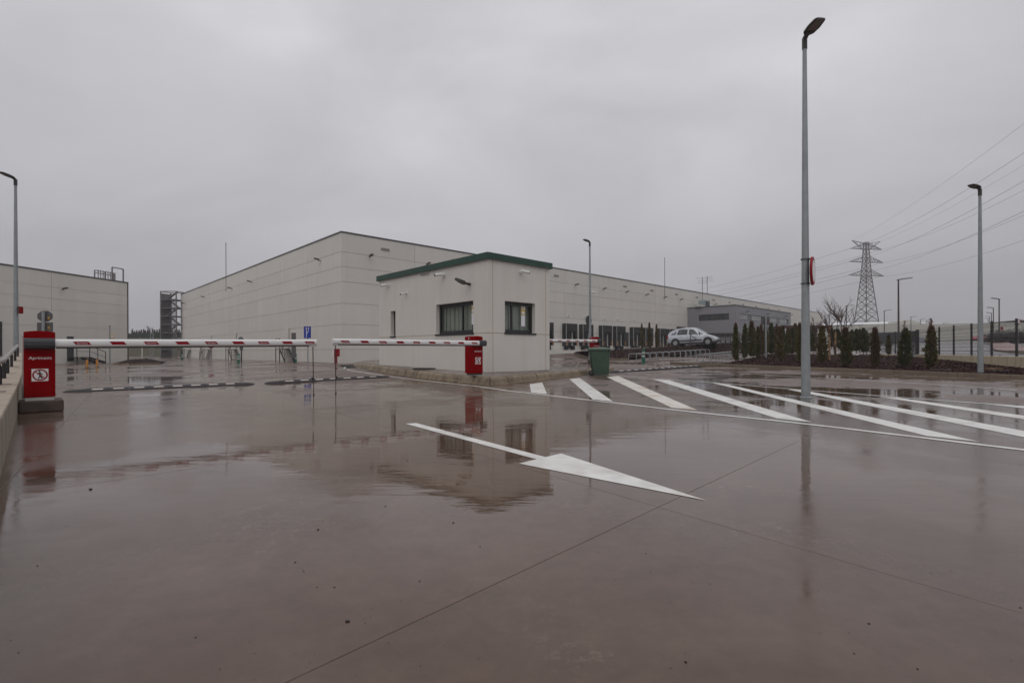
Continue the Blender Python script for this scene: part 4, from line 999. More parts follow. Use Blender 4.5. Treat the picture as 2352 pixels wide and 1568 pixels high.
for q, lab, mt, hh in ((z7b(455,1250), 'white post of a small bike shelter beyond the mulch mound', M['white_plastic'], 2.1), (z7b(612,1220), 'thin grey pole before the grassy bank, left one', M['galv'], 4.0), (z7b(658,1220), 'thin grey pole before the grassy bank, right one', M['galv'], 4.0), (z1r(1436,785), 'grey pole standing right of the yellow bollards', M['galv'], 3.2)):
    p = AT(q[0], q[1], 60 if hh < 4 else 75) if hh != 3.2 else AT(q[0], q[1], 43); p.z = T(p.x, p.y)
    t = thing('pole', lab, 'pole', p); MB().lathe([(.06, 0), (.05, hh)], 10).build('shaft', mt, t, smooth=50); MB().lathe([(.08, hh), (.08, hh+.06)], 10).build('cap', mt, t)

# ================================================================== SIGNS AND POSTS IN THE YARD
def sign_post(label, p, h, cat='sign', r=.03, m='galv', grp=None):
    t = thing('road_sign', label, cat, p, 0, grp); MB().lathe([(r, 0), (r, h)], 12).build('post', M[m], t, smooth=50); return t
# blue lane sign
zb = ZR(1100, 1150, .2976)
pB = G(*zb(178, 712)); pB = Vector((ray(707, 806).x*40, 40, 0))
t = sign_post('blue lane sign with white forking arrows, behind the boom gap', pB, AT(707, 752, 40).z, r=.045)
w2 = 16.2/2*40/F; zt_, zb_ = AT(707, 749.5, 40).z, AT(707, 776.5, 40).z; hh = zt_-zb_
plt = MB().box(-w2, w2, -.08, -.055, zb_, zt_).build('sign_plate', M['blue'], t)
def sp(pts): return [(x*w2, -.083, zb_+z*hh) for x, z in pts]
ar = MB(); ar.add(sp([(-.33,.06), (-.18,.06), (-.18,.82), (-.33,.82)]), [(0,1,2,3)]); ar.add(sp([(-.45,.80), (-.06,.80), (-.255,.94)]), [(0,1,2)])
ar.add(sp([(-.18,.36), (.38,.55), (.38,.64), (-.18,.45)]), [(0,1,2,3)]); ar.add(sp([(.25,.55), (.38,.55), (.38,.82), (.25,.82)]), [(0,1,2,3)]); ar.add(sp([(.12,.80), (.51,.80), (.315,.94)]), [(0,1,2)])
ar.build('arrow', M['white'], plt, fix=False)
# two dark totems on the yard
zq = ZR(640, 1240, .2551)
for (cx_, top, base, lab, Y, rd) in ((1817, 30, 480, 'dark grey rectangular sign back on a post beside a stair', 41.5, 0), (1040, 90, 478, 'small round mirror on a dark post under the left boom', 42.5, 1)):
    px_, pt_ = zq(cx_, top); p = Vector((ray(px_, 806).x*Y, Y, 0)); zt_ = AT(px_, pt_, Y).z
    t = sign_post(lab, p, zt_-.2, r=.05, m='steel_black')
    if rd: 
        MB().lathe([(.05,-.05), (.19,-.03), (.22,0), (.19,.02)], 20, (0, -.08, zt_-.2), axis='y').build('mirror', M['sign_back'], t, smooth=40); MB().box(-.12, .12, -.05, .05, 1.1, 2.0).build('panel', M['sign_back'], t)
    else: MB().box(-.19, .17, -.10, -.055, zt_-2.05, zt_).build('sign_plate', M['sign_back'], t)
# red round sign on a column
px_, pt_ = zq(600, 222); Y = 60; p = Vector((ray(px_, 806).x*Y, Y, T(ray(px_, 806).x*Y, Y)))
t = sign_post('round red sign showing just under the left boom', p, AT(px_, pt_, Y).z+.1, r=.05)
disc_sign(t, (0, -.06, AT(px_, pt_, Y).z+.12), (0, -1, 0), .42, M['red_mark'], M['sign_back'])
# red hydrant cabinet
p = Vector((ray(774, 806).x*41, 41, 0)); zt_ = AT(774, 801, 41).z
t = thing('hydrant_cabinet', 'red fire hydrant cabinet on a post by the warehouse corner', 'hydrant', p)
MB().box(-.20, .20, -.12, .12, zt_-.62, zt_).build('cabinet', M['red_mark'], t, bevel=.01); MB().box(-.20, .0, -.09, .09, 0, zt_-.62).build('post', M['red_mark'], t); MB().box(-.36, -.21, -.1, .1, zt_-.60, zt_-.04).build('side_box', M['white_plastic'], t)
MB().box(-.15, .15, -.125, -.121, zt_-.55, zt_-.08).build('door', M['red'], t)
# green-white bollards
def green_bollard(label, p, h, r=.11):
    t = thing('flexible_bollard', label, 'bollard', p, 0, 'green bollards with white bands')
    MB().lathe([(r, 0), (r, h*.93), (r*.92, h*.985), (r*.5, h)], 18).build('post', M['green_post'], t, smooth=40)
    for a, b_ in ((.43, .56), (.68, .80)): MB().lathe([(r*1.015, h*a), (r*1.015, h*b_)], 18).build('white_band', M['pale_grey'], t, smooth=40)
    MB().lathe([(r*1.35, 0), (r*1.3, .025), (r*1.02, .03)], 18).build('base_flange', M['green_post'], t)
zg = ZR(2330, 1180, .19133)
p = G(*zg(435, 940)); green_bollard('large green bollard with white bands in front of the bike racks', p, AT(*zg(435, 675), p.y).z-p.z, 7.0/2*p.y/F*1.0)
for q, lab, Y in ((zq(996, 480), 'small green bollard under the left boom, beside the middle stair', 41), (zq(1835, 455), 'small green bollard at the foot of the nearest steel stair', 43), (zq(170, 375), 'tiny green bollard at the farthest steel stair', 60)):
    p = Vector((ray(q[0], 806).x*Y, Y, 0)); green_bollard(lab, p, .80, .10)
# stop-sign back at the far left
Y = 20.0; p = Vector((ray(100, 806).x*Y, Y, 0))
t = sign_post('back of an octagonal sign and plate above the left cabinet', p, AT(99, 715, Y).z, r=.055)
zc1, zc2 = AT(100, 726, Y).z, AT(100, 753, Y).z; r8 = 19*Y/F
o1 = MB().poly([(r8*math.cos(R(22.5+45*k)), .065, zc1+.72*r8*math.sin(R(22.5+45*k))) for k in range(8)], (0, .01, 0)).build('sign_plate', M['sign_back'], t)
MB().box(-.32, .32, .065, .075, zc2-.35, zc1-.68*r8-.02).build('lower_plate', M['sign_back'], t, bevel=.004)
for z in (zc1-.08, zc2-.0): MB().box(.12, .19, .052, .064, z-.05, z+.05).build('sticker', M['yellow_notice'], t); MB().box(.13, .18, .0495, .0515, z-.04, z+.005).build('sticker', M['red_mark'], t)

# ================================================================== BIKE RACKS
rk = MB().tube([(-.43,0,-.03)]+[(-.43,0,.52)]+[(-.43+.17*(1-math.cos(R(a))), 0, .52+.17*math.sin(R(a))) for a in (18,36,54,72,90)]+[(.26+.17*math.sin(R(a)), 0, .52+.17*math.cos(R(a))) for a in (0,18,36,54,72,90)]+[(.43,0,-.03)], .026, 10)
rk_me = rk.mesh('hoop', M['galv'], smooth=60)
rf_me = MB().lathe([(.06, 0), (.06, .012), (.03, .016)], 12).mesh('foot_flange', M['galv'], smooth=40)
def rack(p, rot, lab, row, hs=1.0):
    t = thing('bike_rack', lab, 'bike rack', p, rot, 'bike rack hoops in the '+row)
    o = link('hoop', rk_me, t); o.scale = (1, 1, hs)
    for s_ in (-.43, .43): link('foot_flange', rf_me, t, loc=(s_, 0, 0))
p0 = Vector((ray(zg(271,0)[0], 806).x*33.5, 33.5, 0)); p1 = Vector((ray(zg(1630,0)[0], 806).x*45.0, 45.0, 0))
for i in range(13):
    p = p0.lerp(p1, i/12); p.z = T(p.x, p.y)+.0
    rack(p, R(-16), '%s bike hoop of the back row, counted from the green bollard' % ORD[i], 'back row', .86-.16*i/12)
q0 = Vector((ray(zg(1624,0)[0], 806).x*31.5, 31.5, 0)); q1 = q0+(p1-p0)/12*8.2
for i in range(9):
    p = q0.lerp(q1, i/8); p.z = T(p.x, p.y)+.0
    rack(p, R(-16), '%s bike hoop of the front row, counted from the open left end' % ORD[i], 'front row', .74-.04*i/8)

# ================================================================== PLANTING BEDS
def kerb_run(label, pxs, h=.145, w=.18, piece=1.0, m='kerb_grey'):
    pts = [G(x, y) for x, y in pxs]; t = thing('garden_kerb', label, 'kerb', pts[0], 0, None); o_ = pts[0].copy()
    for a, b_ in zip(pts, pts[1:]):
        n = max(1, round((b_-a).length/piece))
        d = (b_-a).normalized(); s_ = Vector((-d.y, d.x, 0)).normalized()*w/2*(1 if Vector((-d.y, d.x, 0)).dot(Vector((a.x, a.y, 0))) > 0 else -1)
        for k in range(n):
            p, q = a.lerp(b_, k/n)-o_+s_, a.lerp(b_, (k+1)/n)-o_+s_
            MB().bar(p+(q-p)*.004+Vector((0,0,h/2-.04)), q-(q-p)*.004+Vector((0,0,h/2-.04)), w, h+.08).build('kerb_stone', M[m], t, bevel=.012)
    return pts
z8r = ZR(3350, 1000, .287)
k1 = kerb_run('long damp concrete kerb edging the bark bed on the right', [(1538.6,836.2), (1620,840), (1720,844.5), (1850,850.5), (2051.4,858.8), (2200,865.3), (2351.5,872.7), (2480,879)])
def bed_mesh(front, back, n, m, dz, bump=.02):
    mb = MB(); 
    def samp(pl, f_):
        x = f_*(len(pl)-1); i = min(int(x), len(pl)-2); return pl[i].lerp(pl[i+1], x-i)
    for j in range(m+1):
        for i in range(n+1):
            p = samp(front, i/n).lerp(samp(back, i/n), j/m)
            p.z = T(p.x, p.y)+dz(j/m)+(random.uniform(-bump, bump) if 0 < j else 0); mb.v.append(tuple(p))
    for j in range(m):
        for i in range(n): mb.f.append((j*(n+1)+i, j*(n+1)+i+1, (j+1)*(n+1)+i+1, (j+1)*(n+1)+i)); mb.m.append(0)
    return mb
FA, FB = Vector((20.15, 20.0, 0)), Vector((26.0, 34.0, 0)); fd = (FB-FA).normalized()
frt = [G(1650, 841.3), G(1850, 850.5), G(2051, 858.8), G(2351.5, 872.7), G(2480, 879)]
fn_ = Vector((.16, .03, 0))
frt = [p+fn_ for p in frt]
bck = [G(1768, 816), Vector((22, 39, 0)), FA+fd*13, FA+fd*4, FA-fd*9]
bed_z = lambda f_: .11+.02*min(1, f_*3)-.05*f_
bed = tag(bed_mesh(frt, bck, 46, 34, bed_z).build('planting_bed', M['mulch'], smooth=80), kind='structure')
# bank behind the racks, up to the car park terrace
kerb_run('short kerb edging the dark bed behind the green bin', [(1318,812.5), (1335,819), (1352.5,823.5), (1409,827.8), (1440.7,827.8)], .16)
bf = [G(1318,812), G(1352.5,823.3), G(1409,827.3), G(1441,826.8), G(1485.6,821), G(1532.5,817)]+[p0.lerp(p1, f_)+Vector((-.5,.75,0)) for f_ in (.62, .8, 1.0)]+[p1+Vector((2.5,1.0,0)), p1+Vector((6,1.5,0))]
bt = [AT(*q) for q in ((1345,806,42), (1375,804,43.5), (1400,803.5,44.5), (1427,803,45.5), (1480,799.5,46.2), (1530,797,46.8), (1579,793,47.6), (1620,790.3,48.2), (1665,788.3,49), (1702,787.3,50.5), (1790,786,54))]
mb = MB(); rws = []
for j in range(9):
    f_ = j/8; rws.append([Vector((*(a.lerp(b_, f_)).xy, (T(a.x, a.y)+.14)*(1-f_**.9)+b_.z*f_**.9+(random.uniform(-.03,.03) if 0 < j < 8 else 0))) for a, b_ in zip(bf, bt)])
nn = len(bf)
for r_ in rws: mb.v += [tuple(p) for p in r_]
mb.f = [(j*nn+i, j*nn+i+1, j*nn+nn+1+i, j*nn+nn+i) for j in range(8) for i in range(nn-1)]; mb.m = [0]*len(mb.f)
tag(mb.build('bark_bank', M['mulch'], smooth=80), kind='structure')
mb = MB(); tt = bt[3:]; far = [p+Vector((4+i*2.2, 16-i*.6, .25)) for i, p in enumerate(tt)]
mb.v = [tuple(p) for p in tt]+[tuple(p+Vector((.1,.5,.015))) for p in tt]+[tuple(p) for p in far]; nn = len(tt)
mb.f = [(j*nn+i, j*nn+i+1, j*nn+nn+1+i, j*nn+nn+i) for j in range(2) for i in range(nn-1)]; mb.m = [1]*(nn-1)+[0]*(nn-1)
tag(mb.build('parking_terrace', [M['asphalt'], M['soil']], smooth=60), kind='structure')
# loose bark
mb = MB()
def chip(p, s):
    d = Vector((random.gauss(0,1), random.gauss(0,1), random.gauss(0,.35))).normalized(); w = d.orthogonal().normalized()
    if random.random() < .5: w = d.cross(w)
    mb.add([p-d*s-w*s*.35, p+d*s-w*s*.3, p+d*s*.8+w*s*.35, p-d*s*.8+w*s*.3], [(0,1,2,3)])
for _ in range(16000):
    i = random.random(); j = random.random()**1.6
    x = i*(len(frt)-1); a = min(int(x), len(frt)-2); p = frt[a].lerp(frt[a+1], x-a).lerp(bck[a].lerp(bck[a+1], x-a), j); p.z = T(p.x, p.y)+bed_z(j)+random.uniform(.0,.035)
    chip(p, random.uniform(.02,.058))
for _ in range(2500):
    x = random.random()*(len(bf)-1); a = min(int(x), len(bf)-2); f_ = random.random(); j = f_*8; r0 = min(int(j), 7)
    p = rws[r0][a].lerp(rws[r0][a+1], x-a).lerp(rws[r0+1][a].lerp(rws[r0+1][a+1], x-a), j-r0); chip(p+Vector((0,0,.03)), random.uniform(.03,.08))
tag(mb.build('bark_chips', M['bark'], fix=False), 'dark brown bark chips covering the planting beds', 'bark', kind='stuff')

# ------------------------------------------------------------------ cypresses
def cypress_mesh(seed, h, rad, n, tipn=18, ragged=.3, skew=0):
    rnd = random.Random(seed); mb = MB(); prof = lambda t: rad*(min(1, .55+2.2*t) if t < .25 else 1.0-.15*((t-.25)/.3) if t < .55 else .85*(1-((t-.55)/.47)**1.5))
    lob = [(rnd.uniform(0, 6.28), rnd.uniform(.08,.95), rnd.uniform(.2,.6)) for _ in range(14)]
    for _ in range(n):
        t = rnd.random()**.9; a = rnd.uniform(0, 6.283); r = prof(t)
        for la, lt, ls in lob:
            dd = abs((a-la+3.14) % 6.28-3.14); r *= 1+ls*math.exp(-(dd/.6)**2-((t-lt)/.06)**2)-.22*math.exp(-(dd/.9)**2-((t-lt-.10)/.05)**2)
        r *= rnd.uniform(.25, 1)**.5*(1+(rnd.uniform(0, ragged)*1.6 if rnd.random() < .22 else 0))
        z = .06*h+t*h*.94; p = Vector((r*math.cos(a)+skew*t*t, r*math.sin(a), z))
        d = Vector((math.cos(a)*.6+rnd.gauss(0,.3), math.sin(a)*.6+rnd.gauss(0,.3), 1)).normalized(); w = d.cross(Vector((rnd.gauss(0,1), rnd.gauss(0,1), .1))).normalized()
        L_ = rnd.uniform(.05, .14)*(h/1.8)**.6; s_ = L_*rnd.uniform(.16,.30)
        mb.add([p-w*s_*.5, p+w*s_*.5, p+d*L_*.55+w*s_, p+d*L_, p+d*L_*.55-w*s_], [(0,1,2,3,4)], 1 if (t > .9 and rnd.random() < .6) else 0)
    for _ in range(tipn):
        a = rnd.uniform(0, 6.283); p = Vector((skew+.02*math.cos(a), .02*math.sin(a), h*rnd.uniform(.9,.97))); d = Vector((rnd.gauss(0,.16), rnd.gauss(0,.16), 1)).normalized(); L_ = h*rnd.uniform(.03,.09); w = d.orthogonal().normalized()*.008
        mb.add([p-w, p+w, p+d*L_], [(0,1,2)], 1)
    return mb
stem_me = MB().tube([(0,0,-.1), (0,0,.5), (.01,0,1.2)], [.022,.016,.008], 6).mesh('stem', M['twig'], smooth=60)
protos = {}
for key, mt, tip in (('m', M['cypress'], M['tip_b']), ('g', M['cypress_g'], M['cypress_g']), ('b', M['cypress_b'], M['tip_b'])):
    protos[key] = [cypress_mesh(hash(key) % 97+s_*13+ord(key), 1.8, rd, 2000, ragged=.5, skew=sk).mesh('foliage', [mt, tip], fix=False) for s_, (rd, sk) in enumerate(((.15, .0), (.18, .03), (.13, -.03)))]
ci = 0
def cypress(p, h, w, key, lab, grp, spire=False):
    global ci
    t = thing('cypress_shrub', lab, 'cypress', p, random.uniform(0, 6.28), grp)
    me = protos[key][ci % 3]; ci += 1; bw = (.36, .42, .32)[(ci-1) % 3]
    o = link('foliage', me, t); o.scale = (w/bw, w/bw, h/1.8)
    s_ = link('stem', stem_me, t); s_.scale = (1, 1, h/1.8)
    if spire:
        o.scale.z = h*.80/1.8; mb = MB(); rnd = random.Random(ci)
        for _ in range(150):
            f_ = rnd.random(); a = rnd.uniform(0, 6.283); rr0 = w*.30*(1-f_)**.8*rnd.random(); p_ = Vector((rr0*math.cos(a), rr0*math.sin(a), h*(.72+.26*f_)))
            d_ = Vector((math.cos(a)*.7, math.sin(a)*.7, 1)).normalized(); w_ = d_.orthogonal().normalized()*.009; mb.add([p_-w_, p_+w_, p_+d_*rnd.uniform(.05,.11)], [(0,1,2)])
        mb.tube([(0,0,h*.7), (0,0,h)], [.012,.003], 5); mb.build('spire', M['tip_b'], t, fix=False)
zc2 = ZR(2680, 1180, .19133); zc3 = ZR(3050, 1180, .19133)
grpA = 'slender cypresses in the bark bed on the right'
lst = [(zc2,415,940,195,95,'m'), (zc2,590,890,200,95,'g'), (zc2,735,860,150,110,'m'), (zc2,850,890,255,80,'m'), (zc2,910,830,205,80,'b'), (zc2,1000,810,205,80,'m'), (zc2,1110,800,185,100,'g'), (zc2,1210,830,200,60,'b'),
       (zc2,1285,905,260,95,'m'), (zc2,1340,890,235,85,'g'), (zc2,1440,800,265,90,'m'), (zc2,1510,795,270,80,'g'), (zc2,1580,770,190,90,'m'), (zc2,1675,965,190,110,'m'), (zc2,1935,735,230,100,'g'), (zc2,2105,980,235,130,'m'),
       (zc3,645,1030,280,170,'m'), (zc3,1218,1062,280,125,'b'), (zc3,1475,800,395,70,'m'), (zc3,1790,1050,105,170,'g'), (zc3,2305,1065,55,150,'m')]
labA = ['cypress nearest the front bike row, leftmost in the bark bed', 'second cypress from the left in the bark bed', 'third cypress from the left, tall with a split tip', 'fourth cypress from the left in the bark bed', 'brown cypress, fifth from the left in the bark bed',
        'sixth cypress from the left in the bark bed', 'dark green seventh cypress from the left, below the grey sign back', 'thin brown cypress, eighth from the left in the bark bed', 'ninth cypress from the left, close to the kerb', 'tenth cypress from the left, close behind the kerb',
        'eleventh cypress from the left, before the brown canopy', 'twelfth cypress from the left, before the brown canopy', 'thirteenth cypress from the left, before the brown canopy', 'cypress just left of the hatch lamp post', 'cypress just right of the hatch lamp post, set far back',
        'broad cypress between the lamp post and the tree stakes', 'broad yellow-green cypress right of the tree stakes', 'rust-brown cypress right of the pylon base', 'small cypress before the street lamp foot', 'broad dark cypress left of the black gate', 'dark cypress with a reddish spire right of the black gate']
for (zf, x, yb, yt, w, key), lab in zip(lst, labA):
    pb = zf(x, yb); p = G(*pb, .10); top = AT(zf(x, yt)[0], zf(x, yt)[1], p.y).z; cypress(p, top-p.z, w*.19133/1.632653*p.y/F*1.22, key, lab, grpA, yt < 120)
for i, (x, yb, yt, w) in enumerate(((355,650,275,90), (425,660,300,90), (490,670,290,90), (535,690,345,80), (705,700,355,80), (760,720,315,90), (845,735,295,95), (905,720,295,80), (985,760,275,95), (1040,750,335,80))):
    pb = zc3(x, yb); Y = 30+i*.25; p = AT(pb[0], pb[1], Y); top = AT(*zc3(x, yt), Y).z; cypress(p, top-p.z, w*.19133/1.632653*Y/F*1.15, 'g', '%s dark cypress from the left in the back hedge row by the fence' % ORD[i], 'dense back row of cypresses by the fence')
for i, (x, yb, yt) in enumerate(((405,690,190), (555,690,170), (690,680,205))):
    Y = 42.5; p = AT(*zg(x, yb), Y); top = AT(*zg(x, yt), Y).z; cypress(p, top-p.z, 58*.19133/1.632653*Y/F, 'm', '%s thin cypress from the left, before the loading docks' % ORD[i], 'thin cypresses left of the silver car')

# bare saplings with stakes
def branchy(seed, h, n1=7, spread=.5, r0=.03, lean=(0,0)):
    rnd = random.Random(seed); mb = MB()
    def grow(p, d, L_, r, depth):
        pts = [p]; q = p; dd = d.copy(); k = 4
        for i in range(k):
            dd = (dd+Vector((rnd.gauss(0,.12), rnd.gauss(0,.12), .06))).normalized(); q = q+dd*L_/k; pts.append(q)
        mb.tube(pts, [r*(1-.75*i/k) for i in range(k+1)], 5 if depth == 0 else 4, cap=False)
        if depth < 3:
            for i in range((n1 if depth == 0 else 4)):
                f_ = rnd.uniform(.35 if depth == 0 else .2, 1); b_ = pts[min(int(f_*k), k)]
                a = rnd.uniform(0, 6.28); nd = (dd+Vector((math.cos(a), math.sin(a), rnd.uniform(-.1,.5)))*spread*rnd.uniform(.8,1.7)).normalized()
                grow(b_, nd, L_*rnd.uniform(.35,.62), max(r*.5, .006), depth+1)
    grow(Vector((0,0,0)), Vector((lean[0], lean[1], 1)).normalized(), h*.68, r0, 0); return mb
for (px_, yb, yt, lab, sd) in ((zc3(432,0)[0], zc3(0,900)[1], zc3(0,-200)[1], 'bare sapling tied to the left timber stakes', 3), (zc3(620,0)[0], zc3(0,930)[1], 655, 'taller forked bare sapling left of the pylon', 8), (zc3(70,0)[0], zc3(0,640)[1], zc3(0,60)[1], 'small bare sapling near the brown canopy', 12)):
    p = G(px_, yb, .10) if yb > 812 else AT(px_, yb, 40); top = AT(px_, yt, p.y).z
    t = thing('bare_sapling', lab, 'tree', p, 0, 'bare saplings in the bark bed'); branchy(sd, (top-p.z)*1.12, 9, .62, .05).build('branches', M['twig'], t, smooth=60, fix=False)
    MB().tube([(0,0,-.1), (0,0,.9)], [.05,.035], 8).build('trunk', M['twig'], t, smooth=60)
for x, yb, yt, lab in ((318,905,240,'left timber stake of the bare sapling'), (432,905,330,'right timber stake of the bare sapling'), (552,760,280,'timber stake beside the yellow-green cypress')):
    p = G(*zc3(x, yb), .08); top = AT(*zc3(x, yt), p.y).z
    t = thing('tree_stake', lab, 'stake', p, 0, 'round timber tree stakes'); MB().lathe([(.05, -.1), (.05, top-p.z-.02), (.035, top-p.z)], 10).build('shaft', M['stake'], t, smooth=40)
    MB().lathe([(.054, (top-p.z)*.72), (.054, (top-p.z)*.76)], 10).build('tie', M['steel_black'], t)

# black cross-braced railing by the car
rr = thing('cross_railing', 'black railing with crossed braces in front of the silver car', 'railing', (0,0,0))
xs_ = [1350, 1580, 1850, 1950, 2045, 2140, 2320, 2485, 2650]; tops = []
for i, x in enumerate(xs_):
    Y = 46.6+i*.62; f_ = zg(x, 0)[0]; yb = 794.6-1.05*i if i < 3 else 791.5-.3*i; b_ = AT(f_, yb-1.5, Y); b_ = AT(f_, zg(0, 575-4*i if i < 3 else 555)[1], Y); tp = AT(f_, zg(0, 380-9*i if i < 3 else 362)[1], Y); tops.append((b_, tp))
    MB().bar(b_-Vector((0,0,.25)), tp, .06).build('post', M['steel_brown'], rr)
for (b0, t0), (b1_, t1) in zip(tops, tops[1:]):
    MB().bar(t0, t1, .05).build('top_rail', M['steel_brown'], rr); MB().bar(b0.lerp(t0,.04), t1.lerp(b1_,.02), .035).build('brace', M['steel_brown'], rr); MB().bar(t0.lerp(b0,.02)+Vector((0,.04,0)), b1_.lerp(t1,.04)+Vector((0,.04,0)), .035).build('brace', M['steel_brown'], rr)
    MB().bar(b0.lerp(t0,.02), b1_.lerp(t1,.02), .04).build('bottom_rail', M['steel_brown'], rr)

# sign back above the cypresses and brown canopy
Y = 33; px_ = zc2(1005,0)[0]; p = Vector((ray(px_, 806).x*Y, Y, 0)); p.z = T(p.x, p.y)+.15
t = sign_post('square grey sign back on a pale post behind the cypresses', p, AT(*zc2(1005,38), Y).z-p.z, r=.055)
s0, s1 = AT(*zc2(0,205), Y).z-p.z, AT(*zc2(0,40), Y).z-p.z; MB().box(-.29, .29, .06, .075, s0, s1).build('sign_plate', M['sign_back'], t); MB().box(.15, .22, .054, .059, s0+.16, s0+.24).build('sticker', M['red_mark'], t)
Y = 58; a = AT(*zc2(1370,258), Y); b_ = AT(*zc2(2000,268), Y+3)
t = thing('brown_canopy', 'brown flat-roofed bike canopy behind the cypresses', 'canopy', a); L_ = (b_-a)
MB().box(0, L_.x, 0, 3.0, -.05, .28).build('roof', M['brown_roof'], t); zg0 = T(a.x, a.y)-a.z
for xx in (.1, L_.x*.5, L_.x-.2): MB().box(xx, xx+.14, .1, .24, zg0-.1, -.05).build('post', M['white_plastic'], t)
MB().box(.1, L_.x-.1, 2.8, 2.9, zg0-.1, -.05).build('back_panel', M['brown_roof'], t)

# ================================================================== SILVER CAR
def make_car(label, loc, rot, pitch=0, paint=None, scale=1.0):
    t = thing('parked_car', label, 'car', loc, rot); t.rotation_euler = (0, pitch, rot); t.scale = (scale,)*3
    pm_ = paint or M['car_paint']
    S = [(-2.14,.36,.66,.66,.60), (-2.08,.28,.95,.76,.66), (-1.85,.24,.985,.83,.74), (-1.3,.22,.975,.868,.79), (-.5,.21,.955,.876,.80), (.4,.21,.945,.876,.80), (1.0,.22,.95,.865,.78), (1.25,.24,.955,.855,.72), (1.6,.25,.86,.835,.62), (1.9,.27,.74,.78,.52), (2.08,.31,.60,.68,.44), (2.14,.36,.50,.58,.36)]
    vs_ = []
    for x, zb_, zt_, hw, ht in S:
        half = [(hw*.86, zb_), (hw*.98, zb_+.09), (hw, zb_+(zt_-zb_)*.45), (hw*.975, zt_-.10*(zt_-zb_)), (ht+.02, zt_-.012), (ht*.6, zt_+.012), (0, zt_+.018)]
        vs_ += [(x, -y, z) for y, z in half]+[(x, y, z) for y, z in half[-2::-1]]
    k = 13; N = len(S)
    MB().add(vs_, [(i*k+j, i*k+j+1, i*k+k+j+1, i*k+k+j) for i in range(N-1) for j in range(k-1)]+[(i*k+k-1, i*k, i*k+k, i*k+2*k-1) for i in range(N-1)]+[tuple(range(k)), tuple(range((N-1)*k, N*k))]).build('body', pm_, t, smooth=38)
    Gs = [(-2.06,.96,.985,.70,.66), (-1.92,.97,1.24,.74,.62), (-1.68,.97,1.42,.77,.61), (-1.2,.96,1.565,.795,.62), (-.5,.95,1.63,.80,.625), (.1,.945,1.625,.80,.62), (.42,.945,1.56,.795,.60), (.80,.945,1.31,.785,.62), (1.28,.93,.965,.74,.68)]
    vs_ = []
    for x, zb_, zt_, wb, wt in Gs:
        half = [(wb, zb_), (wt+(wb-wt)*.06, zt_-.07*(zt_-zb_)), (wt*.86, zt_-.012*(zt_-zb_)), (wt*.45, zt_+.015), (0, zt_+.02)]
        vs_ += [(x, -y, z) for y, z in half]+[(x, y, z) for y, z in half[-2::-1]]
    k = 9; N = len(Gs)
    MB().add(vs_, [(i*k+j, i*k+j+1, i*k+k+j+1, i*k+k+j) for i in range(N-1) for j in range(k-1)]+[tuple(range(k)), tuple(range((N-1)*k, N*k))]).build('cabin', pm_, t, smooth=38)
    def gi(x):
        for a, b_ in zip(Gs, Gs[1:]):
            if a[0] <= x <= b_[0]: f_ = (x-a[0])/(b_[0]-a[0]); return [a[i]+(b_[i]-a[i])*f_ for i in range(5)]
        return Gs[-1]
    def side(x, z, s_): 
        _, zb_, zt_, wb, wt = gi(x); f_ = min(1, max(0, (z-zb_)/max(.05, (.93*(zt_-zb_))))); return (x, s_*(wb+(wt+(wb-wt)*.06-wb)*f_+.006), z)
    wins = [[(-1.74,1.03), (-1.34,1.03), (-1.24,1.33), (-1.42,1.28), (-1.60,1.17)], [(-1.22,1.01), (-.30,1.0), (-.26,1.44), (-.60,1.49), (-1.02,1.47)], [(-.16,1.0), (.62,.995), (.42,1.25), (.22,1.43), (-.12,1.45)], [(.72,.995), (1.10,.985), (.86,1.12), (.58,1.30)]]
    for s_ in (-1, 1):
        for w_ in wins:
            pts = []
            for (x0, z0), (x1, z1) in zip(w_, w_[1:]+w_[:1]):
                for f_ in (0, .5): pts.append(side(x0+(x1-x0)*f_, z0+(z1-z0)*f_, s_))
            MB().poly(pts).build('side_window', M['glass_dark'], t, fix=False)
    MB().add([(1.22,-.64,1.02), (1.22,.64,1.02), (1.27,.0,1.02), (.46,-.52,1.545), (.46,.52,1.545), (.44,0,1.575), (.84,-.57,1.305), (.84,.57,1.305), (.85,0,1.335)], [(0,2,8,6), (2,1,7,8), (6,8,5,3), (8,7,4,5)]).build('windscreen', M['glass_grey'], t, fix=False)
    MB().add([(-2.09,-.58,1.03), (-2.09,.58,1.03), (-1.74,.50,1.40), (-1.74,-.50,1.40)], [(0,1,2,3)]).build('rear_window', M['glass_dark'], t, fix=False)
    for s_ in (-1, 1):
        for x, r_ in ((-1.33, .31), (1.43, .31)):
            MB().lathe([(.385, -.004), (.385, .010)], 24, (x, s_*.872, .33), axis='y').build('wheel_arch', M['tyre'], t)
            w_ = MB().lathe([(.20,-.10), (.28,-.10), (.305,-.07), (.305,.07), (.28,.10), (.20,.10)], 24, (x, s_*.80, .305), axis='y').build('wheel', M['tyre'], t, smooth=40)
            rim = MB()
            for q in range(9):
                a = 2*math.pi*q/9; c_, n_ = math.cos(a), math.sin(a)
                rim.poly([(x+c_*.045-n_*.03, s_*.895, .305+n_*.045+c_*.03), (x+c_*.19-n_*.035, s_*.905, .305+n_*.19+c_*.035), (x+c_*.19+n_*.035, s_*.905, .305+n_*.19-c_*.035), (x+c_*.045+n_*.03, s_*.895, .305+n_*.045-c_*.03)], (0, s_*.006, 0))
            rim.lathe([(.185,.0), (.205,.0), (.205,.02), (.185,.02), (.185,.0)], 24, (x, s_*.895-.01, .305), axis='y', cap=False); rim.lathe([(.05,-.006), (.05,.006)], 12, (x, s_*.905, .305), axis='y'); rim.build('rim', M['alloy'], w_)
